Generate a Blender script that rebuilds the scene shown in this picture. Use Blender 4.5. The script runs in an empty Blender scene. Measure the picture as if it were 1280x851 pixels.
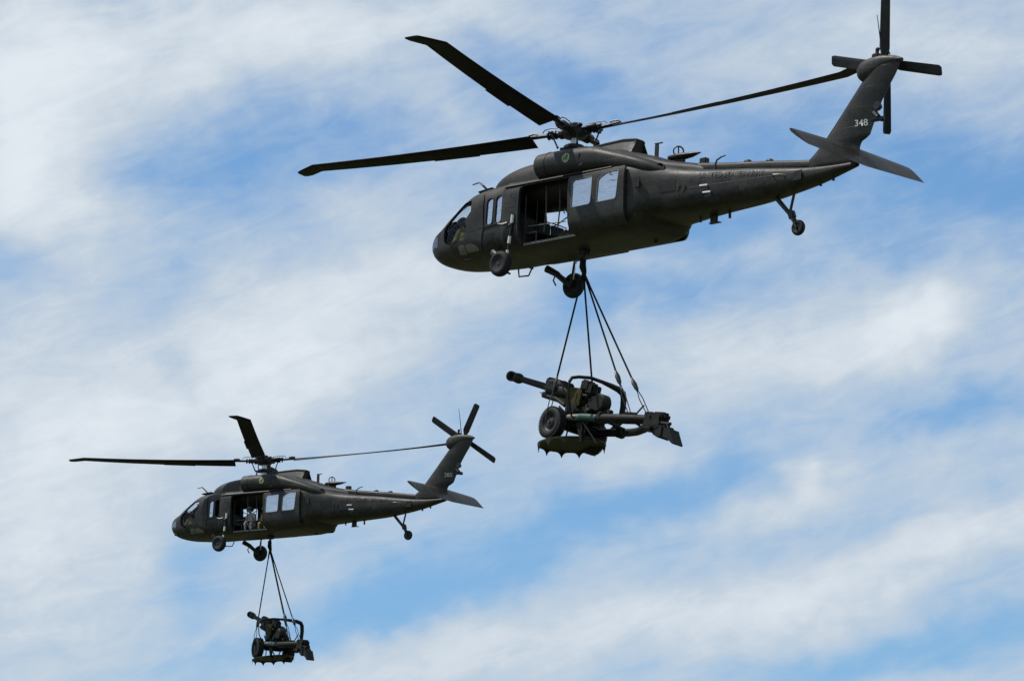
import bpy, bmesh, math, random
import numpy as np
from mathutils import Vector, Matrix, noise as mnoise
random.seed(7)
S = bpy.context.scene
COL = S.collection
R = math.radians
PI = math.pi

# ------------------------------------------------------------------ camera
E0 = R(11.0)
cd = bpy.data.cameras.new('camera')
cd.sensor_width = 36.0
cd.lens = 7111.0 / 1280 * 36
cd.clip_start = 1.0
cd.clip_end = 60000
cam = bpy.data.objects.new('camera', cd)
COL.objects.link(cam)
cam.location = (0, 0, 1.7)
cam.rotation_euler = (PI / 2 + E0, 0, 0)
S.camera = cam
S.view_settings.view_transform = 'Standard'
S.view_settings.look = 'None'
S.view_settings.exposure = 0.0
S.view_settings.gamma = 1.0

# ------------------------------------------------------------------ sun and sky
SUN_EL, SUN_AZ = R(62), R(282)          # azimuth measured clockwise from +Y (the way the camera looks)
sd = bpy.data.lights.new('sun', 'SUN')
sd.energy = 3.6
sd.angle = R(0.5)
sd.color = (1.0, 0.955, 0.89)
sun = bpy.data.objects.new('sun', sd)
COL.objects.link(sun)
sv = Vector((math.sin(SUN_AZ) * math.cos(SUN_EL), math.cos(SUN_AZ) * math.cos(SUN_EL), math.sin(SUN_EL)))
sun.rotation_euler = sv.to_track_quat('Z', 'Y').to_euler()
sun.location = (-40, -40, 120)


class NT:
    """tiny helper to wire shader nodes"""
    def __init__(s, tree):
        s.t = tree
        s.n = tree.nodes
        s.l = tree.links

    def put(s, sock, v):
        if isinstance(v, bpy.types.NodeSocket):
            s.l.new(v, sock)
        elif v is not None:
            sock.default_value = v

    def node(s, typ, ins=None, **kw):
        n = s.n.new(typ)
        for k, v in kw.items():
            setattr(n, k, v)
        for k, v in (ins or {}).items():
            s.put(n.inputs[k], v)
        return n

    def math(s, op, a, b=0.0, c=0.0, clamp=False):
        n = s.n.new('ShaderNodeMath')
        n.operation = op
        n.use_clamp = clamp
        for i, v in enumerate((a, b, c)):
            s.put(n.inputs[i], v)
        return n.outputs[0]

    def vmath(s, op, a, b=None):
        n = s.n.new('ShaderNodeVectorMath')
        n.operation = op
        s.put(n.inputs[0], a)
        if b is not None:
            s.put(n.inputs[1], b)
        return n

    def mix(s, f, a, b, blend='MIX'):
        n = s.n.new('ShaderNodeMix')
        n.data_type = 'RGBA'
        n.blend_type = blend
        s.put(n.inputs[0], f)
        s.put(n.inputs[6], a)
        s.put(n.inputs[7], b)
        return n.outputs[2]

    def noise(s, vec, scale, detail=4, rough=.55, dist=0.0, lac=2.0):
        n = s.n.new('ShaderNodeTexNoise')
        s.put(n.inputs['Vector'], vec)
        n.inputs['Scale'].default_value = scale
        n.inputs['Detail'].default_value = detail
        n.inputs['Roughness'].default_value = rough
        n.inputs['Distortion'].default_value = dist
        n.inputs['Lacunarity'].default_value = lac
        return n

    def ramp(s, f, stops):
        n = s.n.new('ShaderNodeValToRGB')
        el = n.color_ramp.elements
        while len(el) < len(stops):
            el.new(0.5)
        for e, (p, c) in zip(el, stops):
            e.position = p
            e.color = (c[0], c[1], c[2], 1) if not isinstance(c, (int, float)) else (c, c, c, 1)
        s.put(n.inputs[0], f)
        return n.outputs[0]

    def mapr(s, v, a, b, c=0.0, d=1.0, smooth=True):
        n = s.n.new('ShaderNodeMapRange')
        n.interpolation_type = 'SMOOTHSTEP' if smooth else 'LINEAR'
        for i, x in enumerate((v, a, b, c, d)):
            s.put(n.inputs[i], x)
        return n.outputs[0]


def build_world():
    w = bpy.data.worlds.new('World')
    S.world = w
    w.use_nodes = True
    t = NT(w.node_tree)
    t.n.clear()
    out = t.node('ShaderNodeOutputWorld')
    bg = t.node('ShaderNodeBackground')
    bg.inputs['Strength'].default_value = 0.1
    t.l.new(bg.outputs[0], out.inputs[0])
    sky = t.node('ShaderNodeTexSky')
    sky.sky_type = 'NISHITA'
    sky.sun_disc = False
    sky.sun_elevation = SUN_EL
    sky.sun_rotation = SUN_AZ
    sky.air_density = 1.0
    sky.dust_density = 0.3
    sky.ozone_density = 3.0
    tc = t.node('ShaderNodeTexCoord')
    d = tc.outputs['Generated']
    # compass frame of the part of the sky the cloud banks stand in: ahead, right, above
    rt, up, fw = (1, 0, 0), (0, -math.sin(E0), math.cos(E0)), (0, math.cos(E0), math.sin(E0))
    u = t.vmath('DOT_PRODUCT', d, rt).outputs['Value']
    v = t.vmath('DOT_PRODUCT', d, up).outputs['Value']
    wd = t.math('SUBTRACT', t.vmath('DOT_PRODUCT', d, fw).outputs['Value'], 1.0)
    k = 10.0
    cx = t.node('ShaderNodeCombineXYZ', {0: t.math('MULTIPLY', u, k), 1: t.math('MULTIPLY', v, k), 2: t.math('MULTIPLY', wd, k)}).outputs[0]
    # wind-stretched coordinates: streaks rise gently to the right
    mp = t.node('ShaderNodeMapping', {'Vector': cx, 'Rotation': (0, 0, R(-16))}).outputs[0]
    mp = t.node('ShaderNodeMapping', {'Vector': mp, 'Scale': (1.0, 2.8, 1.0)}).outputs[0]
    warp = t.noise(cx, 2.2, 4, .55)
    wv = t.vmath('SCALE', t.vmath('SUBTRACT', warp.outputs['Color'], (.5, .5, .5)).outputs[0])
    wv.inputs['Scale'].default_value = 0.34
    bv = t.vmath('ADD', cx, wv.outputs[0]).outputs[0]       # warped coordinates for the banks
    big = t.noise(mp, 2.3, 6, .58, .5).outputs['Fac']
    fine = t.noise(mp, 7.0, 8, .62, .8).outputs['Fac']
    puff = t.noise(cx, 16.0, 6, .6, .3).outputs['Fac']
    acc = t.math('MULTIPLY_ADD', t.math('SUBTRACT', big, .5), .9, CLOUD_BASE)
    acc = t.math('MULTIPLY_ADD', t.math('SUBTRACT', fine, .5), .62, acc)
    acc = t.math('MULTIPLY_ADD', t.math('SUBTRACT', puff, .5), .34, acc)
    for (px, py, rx, ry, ang, amp) in CLOUD_BANKS:
        bu, bw = (px - 640) / 7111 * k, -(py - 425.5) / 7111 * k
        m = t.node('ShaderNodeMapping', vector_type='TEXTURE')
        t.put(m.inputs['Vector'], bv)
        m.inputs['Location'].default_value = (bu, bw, 0)
        m.inputs['Rotation'].default_value = (0, 0, R(ang))
        m.inputs['Scale'].default_value = (rx / 7111 * k, ry / 7111 * k, 1.0)
        ln = t.vmath('LENGTH', m.outputs[0]).outputs['Value']
        acc = t.math('MULTIPLY_ADD', t.mapr(ln, 1.0, 0.0), amp, acc)
    cover = t.mapr(acc, -.26, .88)
    blue = t.mix(1.0, sky.outputs[0], SKY_GAIN, 'MULTIPLY')
    white = t.mix(t.mapr(acc, .55, 1.35), CLOUD_THIN, CLOUD_THICK)
    colr = t.mix(cover, blue, white)
    t.l.new(colr, bg.inputs['Color'])


# (x, y, half length, half width, tilt, strength) in the photograph's pixels from its centre direction; + cloud, - clear
CLOUD_BASE = 0.42
CLOUD_BANKS = [
    (40, 160, 190, 330, 10, .75), (60, 620, 230, 330, 0, .62), (330, 60, 560, 95, 4, .55), (1120, 60, 330, 90, 10, .30),
    (330, 440, 330, 170, 25, .62), (560, 330, 260, 80, 20, .35), (1010, 440, 330, 95, 10, .50), (1170, 425, 90, 75, 0, .55),
    (1030, 600, 160, 60, 25, .38), (1018, 578, 62, 44, 10, .42), (905, 640, 120, 36, 22, .22), (1010, 730, 560, 75, 14, .62), (520, 800, 330, 70, 12, .45), (800, 560, 160, 50, 20, .20),
    (330, 200, 290, 80, 4, -.46), (690, 120, 250, 70, -12, -.42), (880, 240, 330, 75, 12, -.55), (1190, 250, 260, 120, 12, -.68),
    (860, 360, 240, 60, 10, -.30), (1010, 150, 250, 60, 8, -.30), (40, 345, 90, 60, 0, -.38), (760, 650, 480, 60, 17, -.62), (1200, 540, 190, 50, 15, -.40),
    (400, 755, 260, 60, 22, -.55), (1130, 815, 330, 50, 10, -.60), (215, 450, 60, 60, 0, -.25), (700, 400, 150, 70, 70, -.22), (240, 700, 90, 70, 30, -.35),
]
SKY_GAIN = (0.77, 1.02, 1.20, 1)
CLOUD_THIN = (5.55, 6.4, 7.3, 1)
CLOUD_THICK = (7.6, 8.2, 8.8, 1)
build_world()


# ------------------------------------------------------------------ materials
MATS = {}


def principled(name):
    m = bpy.data.materials.new(name)
    m.use_nodes = True
    t = NT(m.node_tree)
    b = t.n.get('Principled BSDF')
    MATS[name] = m
    return m, t, b


def paint(name, col, rough=.55, var=.25, scale=3.0, bump=.0, seams=False, spec=.4, tint=None, metallic=0.0, streak=False):
    """weathered paint: blotches, fine grain, optional panel seams as shallow relief"""
    m, t, b = principled(name)
    tc = t.node('ShaderNodeTexCoord')
    o = tc.outputs['Object']
    n1 = t.noise(o, scale, 5, .6).outputs['Fac']
    n2 = t.noise(o, scale * 14, 4, .7).outputs['Fac']
    f = t.math('ADD', t.math('MULTIPLY', n1, .5), t.math('MULTIPLY', n2, .5))
    lo = tuple(c * (1 - var) for c in col)
    hi = tuple(c * (1 + var) for c in (tint or col))
    c = t.ramp(f, [(.40, lo), (.60, hi)])
    if streak:
        mp = t.node('ShaderNodeMapping', {'Vector': o, 'Scale': (1.5, 5.0, 7.0)}).outputs[0]
        n3 = t.noise(mp, 1.3, 5, .65, .4).outputs['Fac']
        c = t.mix(t.mapr(n3, .5, .75, 0, .55), c, (lo[0] * .6, lo[1] * .62, lo[2] * .6, 1))
    t.put(b.inputs['Base Color'], c)
    t.put(b.inputs['Roughness'], t.mapr(f, .3, .7, rough - .12, rough + .12))
    b.inputs['Specular IOR Level'].default_value = spec
    b.inputs['Metallic'].default_value = metallic
    h = t.math('MULTIPLY', n2, 1.0)
    if seams:
        sp = t.node('ShaderNodeSeparateXYZ', {0: o})
        xz = t.node('ShaderNodeCombineXYZ', {0: sp.outputs[0], 1: sp.outputs[2], 2: 0.0}).outputs[0]
        br = t.node('ShaderNodeTexBrick', {'Vector': xz, 'Scale': 1.0, 'Mortar Size': .006, 'Mortar Smooth': .2, 'Brick Width': 1.13, 'Row Height': .47, 'Bias': 0.0})
        h = t.math('MULTIPLY_ADD', br.outputs['Fac'], -1.2, h)
        wear = t.noise(o, 1.1, 5, .7, .6).outputs['Fac']                 # faded, dusty patches
        c = t.mix(t.mapr(wear, .52, .72, 0, .45), c, (hi[0] * 1.9, hi[1] * 1.85, hi[2] * 1.7, 1))
        c = t.mix(t.math('MULTIPLY', br.outputs['Fac'], .7), c, (lo[0] * .3, lo[1] * .3, lo[2] * .3, 1))
        t.put(b.inputs['Base Color'], c)
        ri = t.node('ShaderNodeTexVoronoi', {'Vector': o, 'Scale': 13.0})
        h = t.math('MULTIPLY_ADD', t.mapr(ri.outputs['Distance'], .0, .12, .5, 0.0), 1.0, h)
    if bump or seams:
        bp = t.node('ShaderNodeBump', {'Height': h, 'Strength': bump or .25, 'Distance': .006})
        t.l.new(bp.outputs[0], b.inputs['Normal'])
    return m


paint('hull_paint', (.0265, .0250, .0205), .50, .46, 2.2, .42, True, .30, (.030, .0280, .0230), streak=True)
paint('panel_paint', (.021, .0205, .017), .56, .4, 5, .2, spec=.3)
paint('trim_paint', (.022, .022, .019), .5, .3, 6, .1)
paint('blade_paint', (.0045, .0045, .0045), .6, .3, 4, .05, spec=.25)
paint('blade_tip', (.035, .035, .034), .6, .3, 4, .05, spec=.3)
paint('black_metal', (.012, .012, .012), .45, .4, 12, .15, spec=.45)
paint('steel', (.50, .50, .49), .34, .15, 9, .05, metallic=.9)
paint('white_mark', (.78, .78, .75), .5, .08, 12)
paint('number_paint', (.66, .67, .64), .6, .2, 26)
paint('window_seal', (.17, .17, .165), .6, .2, 12)
paint('faded_number_paint', (.36, .37, .31), .6, .3, 30)
paint('lettering_black', (.013, .013, .0115), .6, .2, 10)
paint('rubber', (.017, .017, .017), .72, .35, 9, .25, spec=.3)
paint('rim_paint', (.040, .041, .034), .5, .3, 9, .1)
paint('interior_dark', (.016, .017, .015), .7, .3, 5)
paint('seat_fabric', (.075, .070, .060), .85, .3, 14, .2, spec=.1)
paint('strap_fabric', (.17, .165, .15), .85, .2, 20, spec=.1)
paint('emblem_yellow', (.33, .37, .19), .6, .25, 26)
paint('emblem_green', (.07, .10, .03), .55, .25, 20)
paint('gun_olive', (.019, .020, .0085), .6, .5, 7, .3, tint=(.028, .029, .012), spec=.2)
paint('gun_dark', (.0095, .010, .0072), .6, .5, 8, .3, spec=.22)
paint('gun_canvas', (.060, .056, .020), .85, .4, 9, .4, spec=.1)
paint('gun_green', (.020, .075, .055), .45, .2, 12, .1)
paint('gun_worn', (.17, .17, .155), .45, .45, 16, .2, metallic=.4)
paint('rope_fibre', (.012, .012, .011), .8, .3, 30, .3, spec=.15)
paint('helmet', (.022, .023, .020), .35, .25, 14, spec=.5)
paint('visor', (.006, .006, .007), .08, .1, 10, spec=.8)
paint('skin', (.36, .215, .15), .55, .12, 14)
paint('paper', (.74, .73, .68), .7, .06, 8)


def camo(name, cols):
    m, t, b = principled(name)
    o = t.node('ShaderNodeTexCoord').outputs['Object']
    n = t.noise(o, 7.5, 3, .6, .6).outputs['Fac']
    c = t.ramp(n, [(0, cols[0]), (.42, cols[1]), (.52, cols[2]), (.62, cols[0])])
    c.node.color_ramp.interpolation = 'CONSTANT'
    t.put(b.inputs['Base Color'], c)
    b.inputs['Roughness'].default_value = .9
    b.inputs['Specular IOR Level'].default_value = .1
    w = t.noise(o, 22, 4, .6).outputs['Fac']
    bp = t.node('ShaderNodeBump', {'Height': w, 'Strength': .5, 'Distance': .01})
    t.l.new(bp.outputs[0], b.inputs['Normal'])


camo('grey_camo', [(.36, .345, .33), (.24, .235, .225), (.44, .42, .40)])
camo('tan_camo', [(.44, .32, .14), (.31, .24, .10), (.54, .42, .21)])
camo('olive_camo', [(.24, .24, .10), (.17, .18, .08), (.32, .30, .15)])


def glass(name, mirror, tint, clear):
    """window glass: a coated (mirror-like) layer over clear or smoked pane"""
    m, t, b = principled(name)
    t.n.remove(b)
    out = [n for n in t.n if n.type == 'OUTPUT_MATERIAL'][0]
    o = t.node('ShaderNodeTexCoord').outputs['Object']
    nz = t.noise(t.node('ShaderNodeMapping', {'Vector': o, 'Scale': (.9, .9, 2.6)}).outputs[0], 1.7, 3, .5, .4).outputs['Fac']
    bp = t.node('ShaderNodeBump', {'Height': nz, 'Strength': .0 if clear else 1.0, 'Distance': .035})
    dirt = t.noise(t.node('ShaderNodeMapping', {'Vector': o, 'Scale': (2.2, 2.2, 6.0)}).outputs[0], 2.0, 6, .65, .8).outputs['Fac']
    gl = t.node('ShaderNodeBsdfGlossy', {'Color': t.ramp(dirt, [(.36, (.76, .82, .90)), (.62, (.96, .98, 1.0))]), 'Roughness': .03, 'Normal': bp.outputs[0]})
    if clear:
        base = t.node('ShaderNodeBsdfTransparent', {'Color': tint}).outputs[0]
    else:
        base = t.node('ShaderNodeBsdfDiffuse', {'Color': tint}).outputs[0]
    fc = t.node('ShaderNodeLayerWeight', {'Blend': .5}).outputs['Facing']
    fr = t.math('MULTIPLY_ADD', t.math('POWER', fc, 5.0), .35, .006)
    f = t.math('ADD', t.math('MULTIPLY', fr, 1.0), mirror, clamp=True)
    mx = t.node('ShaderNodeMixShader')
    t.put(mx.inputs[0], f)
    t.l.new(base, mx.inputs[1])
    t.l.new(gl.outputs[0], mx.inputs[2])
    t.l.new(mx.outputs[0], out.inputs[0])


glass('clear_glass', .0, (.93, .95, .95, 1), True)
glass('coated_glass', .62, (.10, .11, .12, 1), False)
glass('grey_glass', .16, (.10, .105, .105, 1), False)


def ground_mat():
    m, t, b = principled('grass')
    o = t.node('ShaderNodeTexCoord').outputs['Object']
    a = t.noise(o, .02, 6, .6).outputs['Fac']
    c = t.noise(o, .9, 6, .7).outputs['Fac']
    f = t.math('ADD', t.math('MULTIPLY', a, .6), t.math('MULTIPLY', c, .4))
    t.put(b.inputs['Base Color'], t.ramp(f, [(.3, (.035, .042, .012)), (.55, (.060, .064, .020)), (.75, (.10, .088, .038))]))
    b.inputs['Roughness'].default_value = .95


ground_mat()


# ------------------------------------------------------------------ mesh helpers
class MB:
    def __init__(s):
        s.b = bmesh.new()

    def face(s, pts):
        try:
            return s.b.faces.new(pts)
        except ValueError:
            return None

    def loft(s, rings, closed=True, cap0=True, cap1=True):
        V = [[s.b.verts.new(p) for p in r] for r in rings]
        n = len(rings[0])
        for a, c in zip(V[:-1], V[1:]):
            for i in range(n if closed else n - 1):
                j = (i + 1) % n
                s.face((a[i], a[j], c[j], c[i]))
        for flag, ring, rev in ((cap0, V[0], True), (cap1, V[-1], False)):
            if flag:
                s.face(list(reversed(ring)) if rev else ring)
        return V

    def tube(s, pts, rad, n=10, flat=1.0, caps=True):
        pts = [Vector(p) for p in pts]
        if not isinstance(rad, (list, tuple)):
            rad = [rad] * len(pts)
        rings = []
        up = None
        for i, p in enumerate(pts):
            a = pts[max(0, i - 1)]
            c = pts[min(len(pts) - 1, i + 1)]
            t = (c - a).normalized()
            if up is None:
                up = Vector((0, 0, 1)) if abs(t.z) < .9 else Vector((1, 0, 0))
            x = t.cross(up).normalized()
            y = x.cross(t).normalized()
            up = y
            rings.append([p + x * rad[i] * math.cos(2 * PI * k / n) + y * rad[i] * flat * math.sin(2 * PI * k / n) for k in range(n)])
        s.loft(rings, True, caps, caps)
        return s

    def lathe(s, prof, axis='Y', n=32, at=(0, 0, 0), frame=None):
        """profile of (r, h): revolved about an axis"""
        at = Vector(at)
        if frame is None:
            frame = {'X': (Vector((0, 1, 0)), Vector((0, 0, 1)), Vector((1, 0, 0))), 'Y': (Vector((0, 0, 1)), Vector((1, 0, 0)), Vector((0, 1, 0))), 'Z': (Vector((1, 0, 0)), Vector((0, 1, 0)), Vector((0, 0, 1)))}[axis]
        e1, e2, e3 = frame
        rings = [[at + e1 * r * math.cos(2 * PI * k / n) + e2 * r * math.sin(2 * PI * k / n) + e3 * h for k in range(n)] for r, h in prof]
        s.loft(rings, True, prof[0][0] > 1e-4, prof[-1][0] > 1e-4)
        return s

    def box(s, c, size, rot=None, bev=0.0):
        m = Matrix.Translation(c)
        if rot is not None:
            m = m @ (rot if isinstance(rot, Matrix) else Matrix.Rotation(rot[0], 4, 'X') @ Matrix.Rotation(rot[1], 4, 'Y') @ Matrix.Rotation(rot[2], 4, 'Z'))
        tmp = bmesh.new()
        bmesh.ops.create_cube(tmp, size=1.0)
        for v in tmp.verts:
            v.co = Vector((v.co.x * size[0], v.co.y * size[1], v.co.z * size[2]))
        if bev:
            bmesh.ops.bevel(tmp, geom=tmp.edges[:], offset=bev, segments=2, affect='EDGES')
        mp = {v: s.b.verts.new(m @ v.co) for v in tmp.verts}
        for f in tmp.faces:
            s.face([mp[v] for v in f.verts])
        tmp.free()
        return s

    def prism(s, poly, y0, y1, plane='XZ'):
        f = {'XZ': lambda a, c, d: (a, d, c), 'XY': lambda a, c, d: (a, c, d), 'YZ': lambda a, c, d: (d, a, c)}[plane]
        s.loft([[f(a, c, y0) for a, c in poly], [f(a, c, y1) for a, c in poly]])
        return s

    def ball(s, c, r, n=16, m=10):
        r = (r, r, r) if isinstance(r, (int, float)) else r
        rings = []
        for i in range(1, m):
            th = PI * i / m
            rings.append([(c[0] + r[0] * math.sin(th) * math.cos(2 * PI * k / n), c[1] + r[1] * math.sin(th) * math.sin(2 * PI * k / n), c[2] + r[2] * math.cos(th)) for k in range(n)])
        s.loft(rings)
        return s

    def mesh(s, name, sharp=38, smooth=True):
        bmesh.ops.remove_doubles(s.b, verts=s.b.verts[:], dist=1e-5)
        bmesh.ops.recalc_face_normals(s.b, faces=s.b.faces[:])
        me = bpy.data.meshes.new(name)
        s.b.to_mesh(me)
        s.b.free()
        finish(me, sharp, smooth)
        return me


def finish(me, sharp=38, smooth=True):
    for p in me.polygons:
        p.use_smooth = smooth
    if smooth:
        me.set_sharp_from_angle(angle=R(sharp))


def add(name, me, mat=None, parent=None, mtx=None):
    o = bpy.data.objects.new(name, me)
    COL.objects.link(o)
    if mat and not me.materials:
        me.materials.append(MATS[mat])
    if parent is not None:
        o.parent = parent
    if mtx is not None:
        o.matrix_local = mtx
    return o


def split_mesh(me, name):
    """the well-separated pieces of a mesh, each as a mesh of its own"""
    bm = bmesh.new()
    bm.from_mesh(me)
    bm.verts.ensure_lookup_table()
    seen, isl = set(), []
    for v in bm.verts:
        if v.index in seen:
            continue
        st, grp = [v], []
        seen.add(v.index)
        while st:
            q = st.pop()
            grp.append(q.index)
            for e in q.link_edges:
                w = e.other_vert(q)
                if w.index not in seen:
                    seen.add(w.index)
                    st.append(w)
        isl.append(grp)
    co = np.array([v.co[:] for v in bm.verts])
    bm.free()
    lo = [co[g_].min(0) for g_ in isl]
    hi = [co[g_].max(0) for g_ in isl]
    n = len(isl)
    par = list(range(n))

    def find(a):
        while par[a] != a:
            a = par[a]
        return a
    for i in range(n):
        for j in range(i):
            gap = np.linalg.norm(np.maximum(0, np.maximum(lo[i] - hi[j], lo[j] - hi[i])))
            if gap <= max(.02, .45 * max((hi[i] - lo[i]).max(), (hi[j] - lo[j]).max())):
                par[find(i)] = find(j)
    roots = sorted({find(i) for i in range(n)})
    if len(roots) == 1:
        return [me]
    out = []
    for r in roots:
        keep = {v for i in range(n) if find(i) == r for v in isl[i]}
        b = bmesh.new()
        b.from_mesh(me)
        b.verts.ensure_lookup_table()
        bmesh.ops.delete(b, geom=[v for v in b.verts if v.index not in keep], context='VERTS')
        m2 = bpy.data.meshes.new(name)
        b.to_mesh(m2)
        b.free()
        out.append(m2)
    return out


def pieces(name, key, fn, mat, parent, mtx=None):
    """as add(), but pieces that stand apart become parts of their own"""
    return [add(name, me, mat, parent, mtx) for me in shared('split_' + key, lambda: split_mesh(fn(), name))][0]


def thing(name, label, cat, mtx, group=None):
    o = bpy.data.objects.new(name, None)
    COL.objects.link(o)
    o.empty_display_size = .3
    o.matrix_world = mtx
    o['label'] = label
    o['category'] = cat
    if group:
        o['group'] = group
    return o


def tag(o, label, cat, group=None):
    o['label'] = label
    o['category'] = cat
    if group:
        o['group'] = group
    return o


def rounded(poly, r=.06, n=5):
    """round the corners of a 2-D polygon"""
    out = []
    L = len(poly)
    for i in range(L):
        p = Vector(poly[i])
        a = Vector(poly[i - 1]) - p
        c = Vector(poly[(i + 1) % L]) - p
        q = min(r, a.length * .45, c.length * .45)
        p0, p1 = p + a.normalized() * q, p + c.normalized() * q
        for k in range(n + 1):
            f = k / n
            out.append(tuple(p0 * (1 - f) ** 2 + p * 2 * f * (1 - f) + p1 * f ** 2))
    return out


def boolean(me, cutters, name, op='DIFFERENCE'):
    o = bpy.data.objects.new('work', me)
    COL.objects.link(o)
    cs = []
    for i, c in enumerate(cutters):
        k = bpy.data.objects.new('cutter', c)
        COL.objects.link(k)
        cs.append(k)
        md = o.modifiers.new('b%d' % i, 'BOOLEAN')
        md.operation = op
        md.solver = 'EXACT'
        md.object = k
    dg = bpy.context.evaluated_depsgraph_get()
    dg.update()
    res = bpy.data.meshes.new_from_object(o.evaluated_get(dg))
    res.name = name
    for k in cs + [o]:
        d = k.data
        bpy.data.objects.remove(k)
        bpy.data.meshes.remove(d)
    res.materials.clear()
    finish(res)
    return res


def text_polys(txt, size, name):
    cu = bpy.data.curves.new(name, 'FONT')
    cu.body = txt
    cu.size = size
    cu.align_x = 'CENTER'
    cu.align_y = 'CENTER'
    cu.offset = size * .012
    o = bpy.data.objects.new('work', cu)
    COL.objects.link(o)
    dg = bpy.context.evaluated_depsgraph_get()
    dg.update()
    me = bpy.data.meshes.new_from_object(o.evaluated_get(dg))
    bpy.data.objects.remove(o)
    bpy.data.curves.remove(cu)
    me.materials.clear()
    return me


CACHE = {}


def shared(key, fn):
    if key not in CACHE:
        CACHE[key] = fn()
    return CACHE[key]


# ------------------------------------------------------------------ the helicopter's body lines (metres; X aft of the nose, Y starboard, Z up)
HT = np.array([
    # x     zb   zt    w    zm   nb   nt
    (0.22, .55, .73, .13, .64, 2.0, 2.0),
    (0.25, .46, .84, .28, .64, 2.0, 2.0),
    (0.33, .36, .98, .46, .65, 2.2, 2.1),
    (0.51, .23, 1.10, .65, .66, 2.4, 2.2),
    (0.86, .12, 1.22, .84, .68, 2.7, 2.3),
    (1.14, .08, 1.41, .92, .70, 2.9, 2.5),
    (1.44, .06, 1.59, .98, .72, 3.0, 2.7),
    (1.77, .04, 1.75, 1.03, .74, 3.2, 3.1),
    (2.10, .03, 1.85, 1.07, .78, 3.4, 3.6),
    (2.60, .02, 1.88, 1.11, .80, 3.6, 4.2),
    (3.36, .03, 1.91, 1.13, .80, 3.8, 4.6),
    (3.44, .03, 1.91, 1.19, .80, 3.9, 4.8),
    (4.00, .03, 1.88, 1.20, .80, 4.0, 5.0),
    (7.20, .04, 1.88, 1.19, .80, 4.0, 5.0),
    (7.60, .09, 1.86, 1.14, .82, 4.0, 4.6),
    (7.80, .14, 1.83, 1.10, .85, 3.9, 4.2),
    (7.91, .24, 1.81, 1.07, .87, 3.7, 4.0),
    (7.99, .36, 1.79, 1.04, .88, 3.3, 3.9),
    (8.60, .36, 1.64, .85, .91, 3.2, 3.6),
    (9.20, .37, 1.50, .70, .92, 3.0, 3.6),
    (10.0, .39, 1.38, .58, .90, 2.8, 3.6),
    (11.1, .43, 1.26, .47, .86, 2.7, 3.6),
    (12.0, .52, 1.14, .38, .83, 2.6, 3.4),
    (12.9, .64, 1.04, .28, .84, 2.4, 3.0),
    (13.6, .78, 1.02, .18, .90, 2.2, 2.4),
    (14.15, .89, 1.02, .07, .95, 2.0, 2.0),
])


def pchip(xs, ys, x):
    i = int(min(max(np.searchsorted(xs, x) - 1, 0), len(xs) - 2))
    h = np.diff(xs)
    dl = np.diff(ys) / h

    def slope(j):
        if j == 0:
            return dl[0]
        if j == len(xs) - 1:
            return dl[-1]
        if dl[j - 1] * dl[j] <= 0:
            return 0.0
        w1, w2 = 2 * h[j] + h[j - 1], h[j] + 2 * h[j - 1]
        return (w1 + w2) / (w1 / dl[j - 1] + w2 / dl[j])
    t = (x - xs[i]) / h[i]
    m0, m1 = slope(i) * h[i], slope(i + 1) * h[i]
    return float((2 * t**3 - 3 * t**2 + 1) * ys[i] + (t**3 - 2 * t**2 + t) * m0 + (-2 * t**3 + 3 * t**2) * ys[i + 1] + (t**3 - t**2) * m1)


def sec(x, T=HT):
    x = min(max(x, T[0, 0]), T[-1, 0])
    return [pchip(T[:, 0], T[:, k], x) for k in range(1, T.shape[1])]


def ring_at(x, inset=0.0, floor=None, n=56):
    zb, zt, w, zm, nb, nt = sec(x)
    w -= inset
    zb += inset
    zt -= inset * 1.3
    if floor is not None:
        zb = max(zb, floor)
    out = []
    for k in range(n):
        a = 2 * PI * k / n
        c, s_ = math.cos(a), math.sin(a)
        e = nt if s_ >= 0 else nb
        h = (zt - zm) if s_ >= 0 else (zm - zb)
        out.append((x, w * math.copysign(abs(c) ** (2 / e), c), zm + h * math.copysign(abs(s_) ** (2 / e), s_)))
    return out


def y_at(x, z, off=0.0):
    """half-width of the hull at (x, z)"""
    zb, zt, w, zm, nb, nt = sec(x)
    e, h = (nt, zt - zm) if z >= zm else (nb, zm - zb)
    q = min(abs((z - zm) / h), .995)
    return w * (1 - q ** e) ** (1 / e) + off


def x_front(y, z):
    """x of the sloping windscreen surface at (y, z)"""
    lo, hi = .3, 2.4
    for _ in range(30):
        m = (lo + hi) / 2
        zb, zt, w, zm, nb, nt = sec(m)
        q = min(abs(y) / w, 1)
        zz = zm + (zt - zm) * (1 - q ** nt) ** (1 / nt)
        if zz < z:
            lo = m
        else:
            hi = m
    return lo


def fan_patch(poly, surf, thick, rings=4):
    """a pane or plate whose outline is a polygon in a plane, bent onto a surface"""
    cx = sum(p[0] for p in poly) / len(poly)
    cz = sum(p[1] for p in poly) / len(poly)
    m = MB()
    layers = []
    for d in (0.0, thick):
        Rg = []
        for i in range(rings, 0, -1):
            f = i / rings
            Rg.append([m.b.verts.new(surf(cx + (a - cx) * f, cz + (c - cz) * f, d)) for a, c in poly])
        ctr = m.b.verts.new(surf(cx, cz, d))
        layers.append((Rg, ctr))
        n = len(poly)
        for a, c in zip(Rg[:-1], Rg[1:]):
            for i in range(n):
                m.face((a[i], a[(i + 1) % n], c[(i + 1) % n], c[i]))
        for i in range(n):
            m.face((Rg[-1][i], Rg[-1][(i + 1) % n], ctr))
    a, c = layers[0][0][0], layers[1][0][0]
    for i in range(len(poly)):
        m.face((a[i], a[(i + 1) % len(poly)], c[(i + 1) % len(poly)], c[i]))
    return m


def port(off=0.0):
    return lambda a, c, d: (a, -y_at(a, c, off - d), c)


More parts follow.
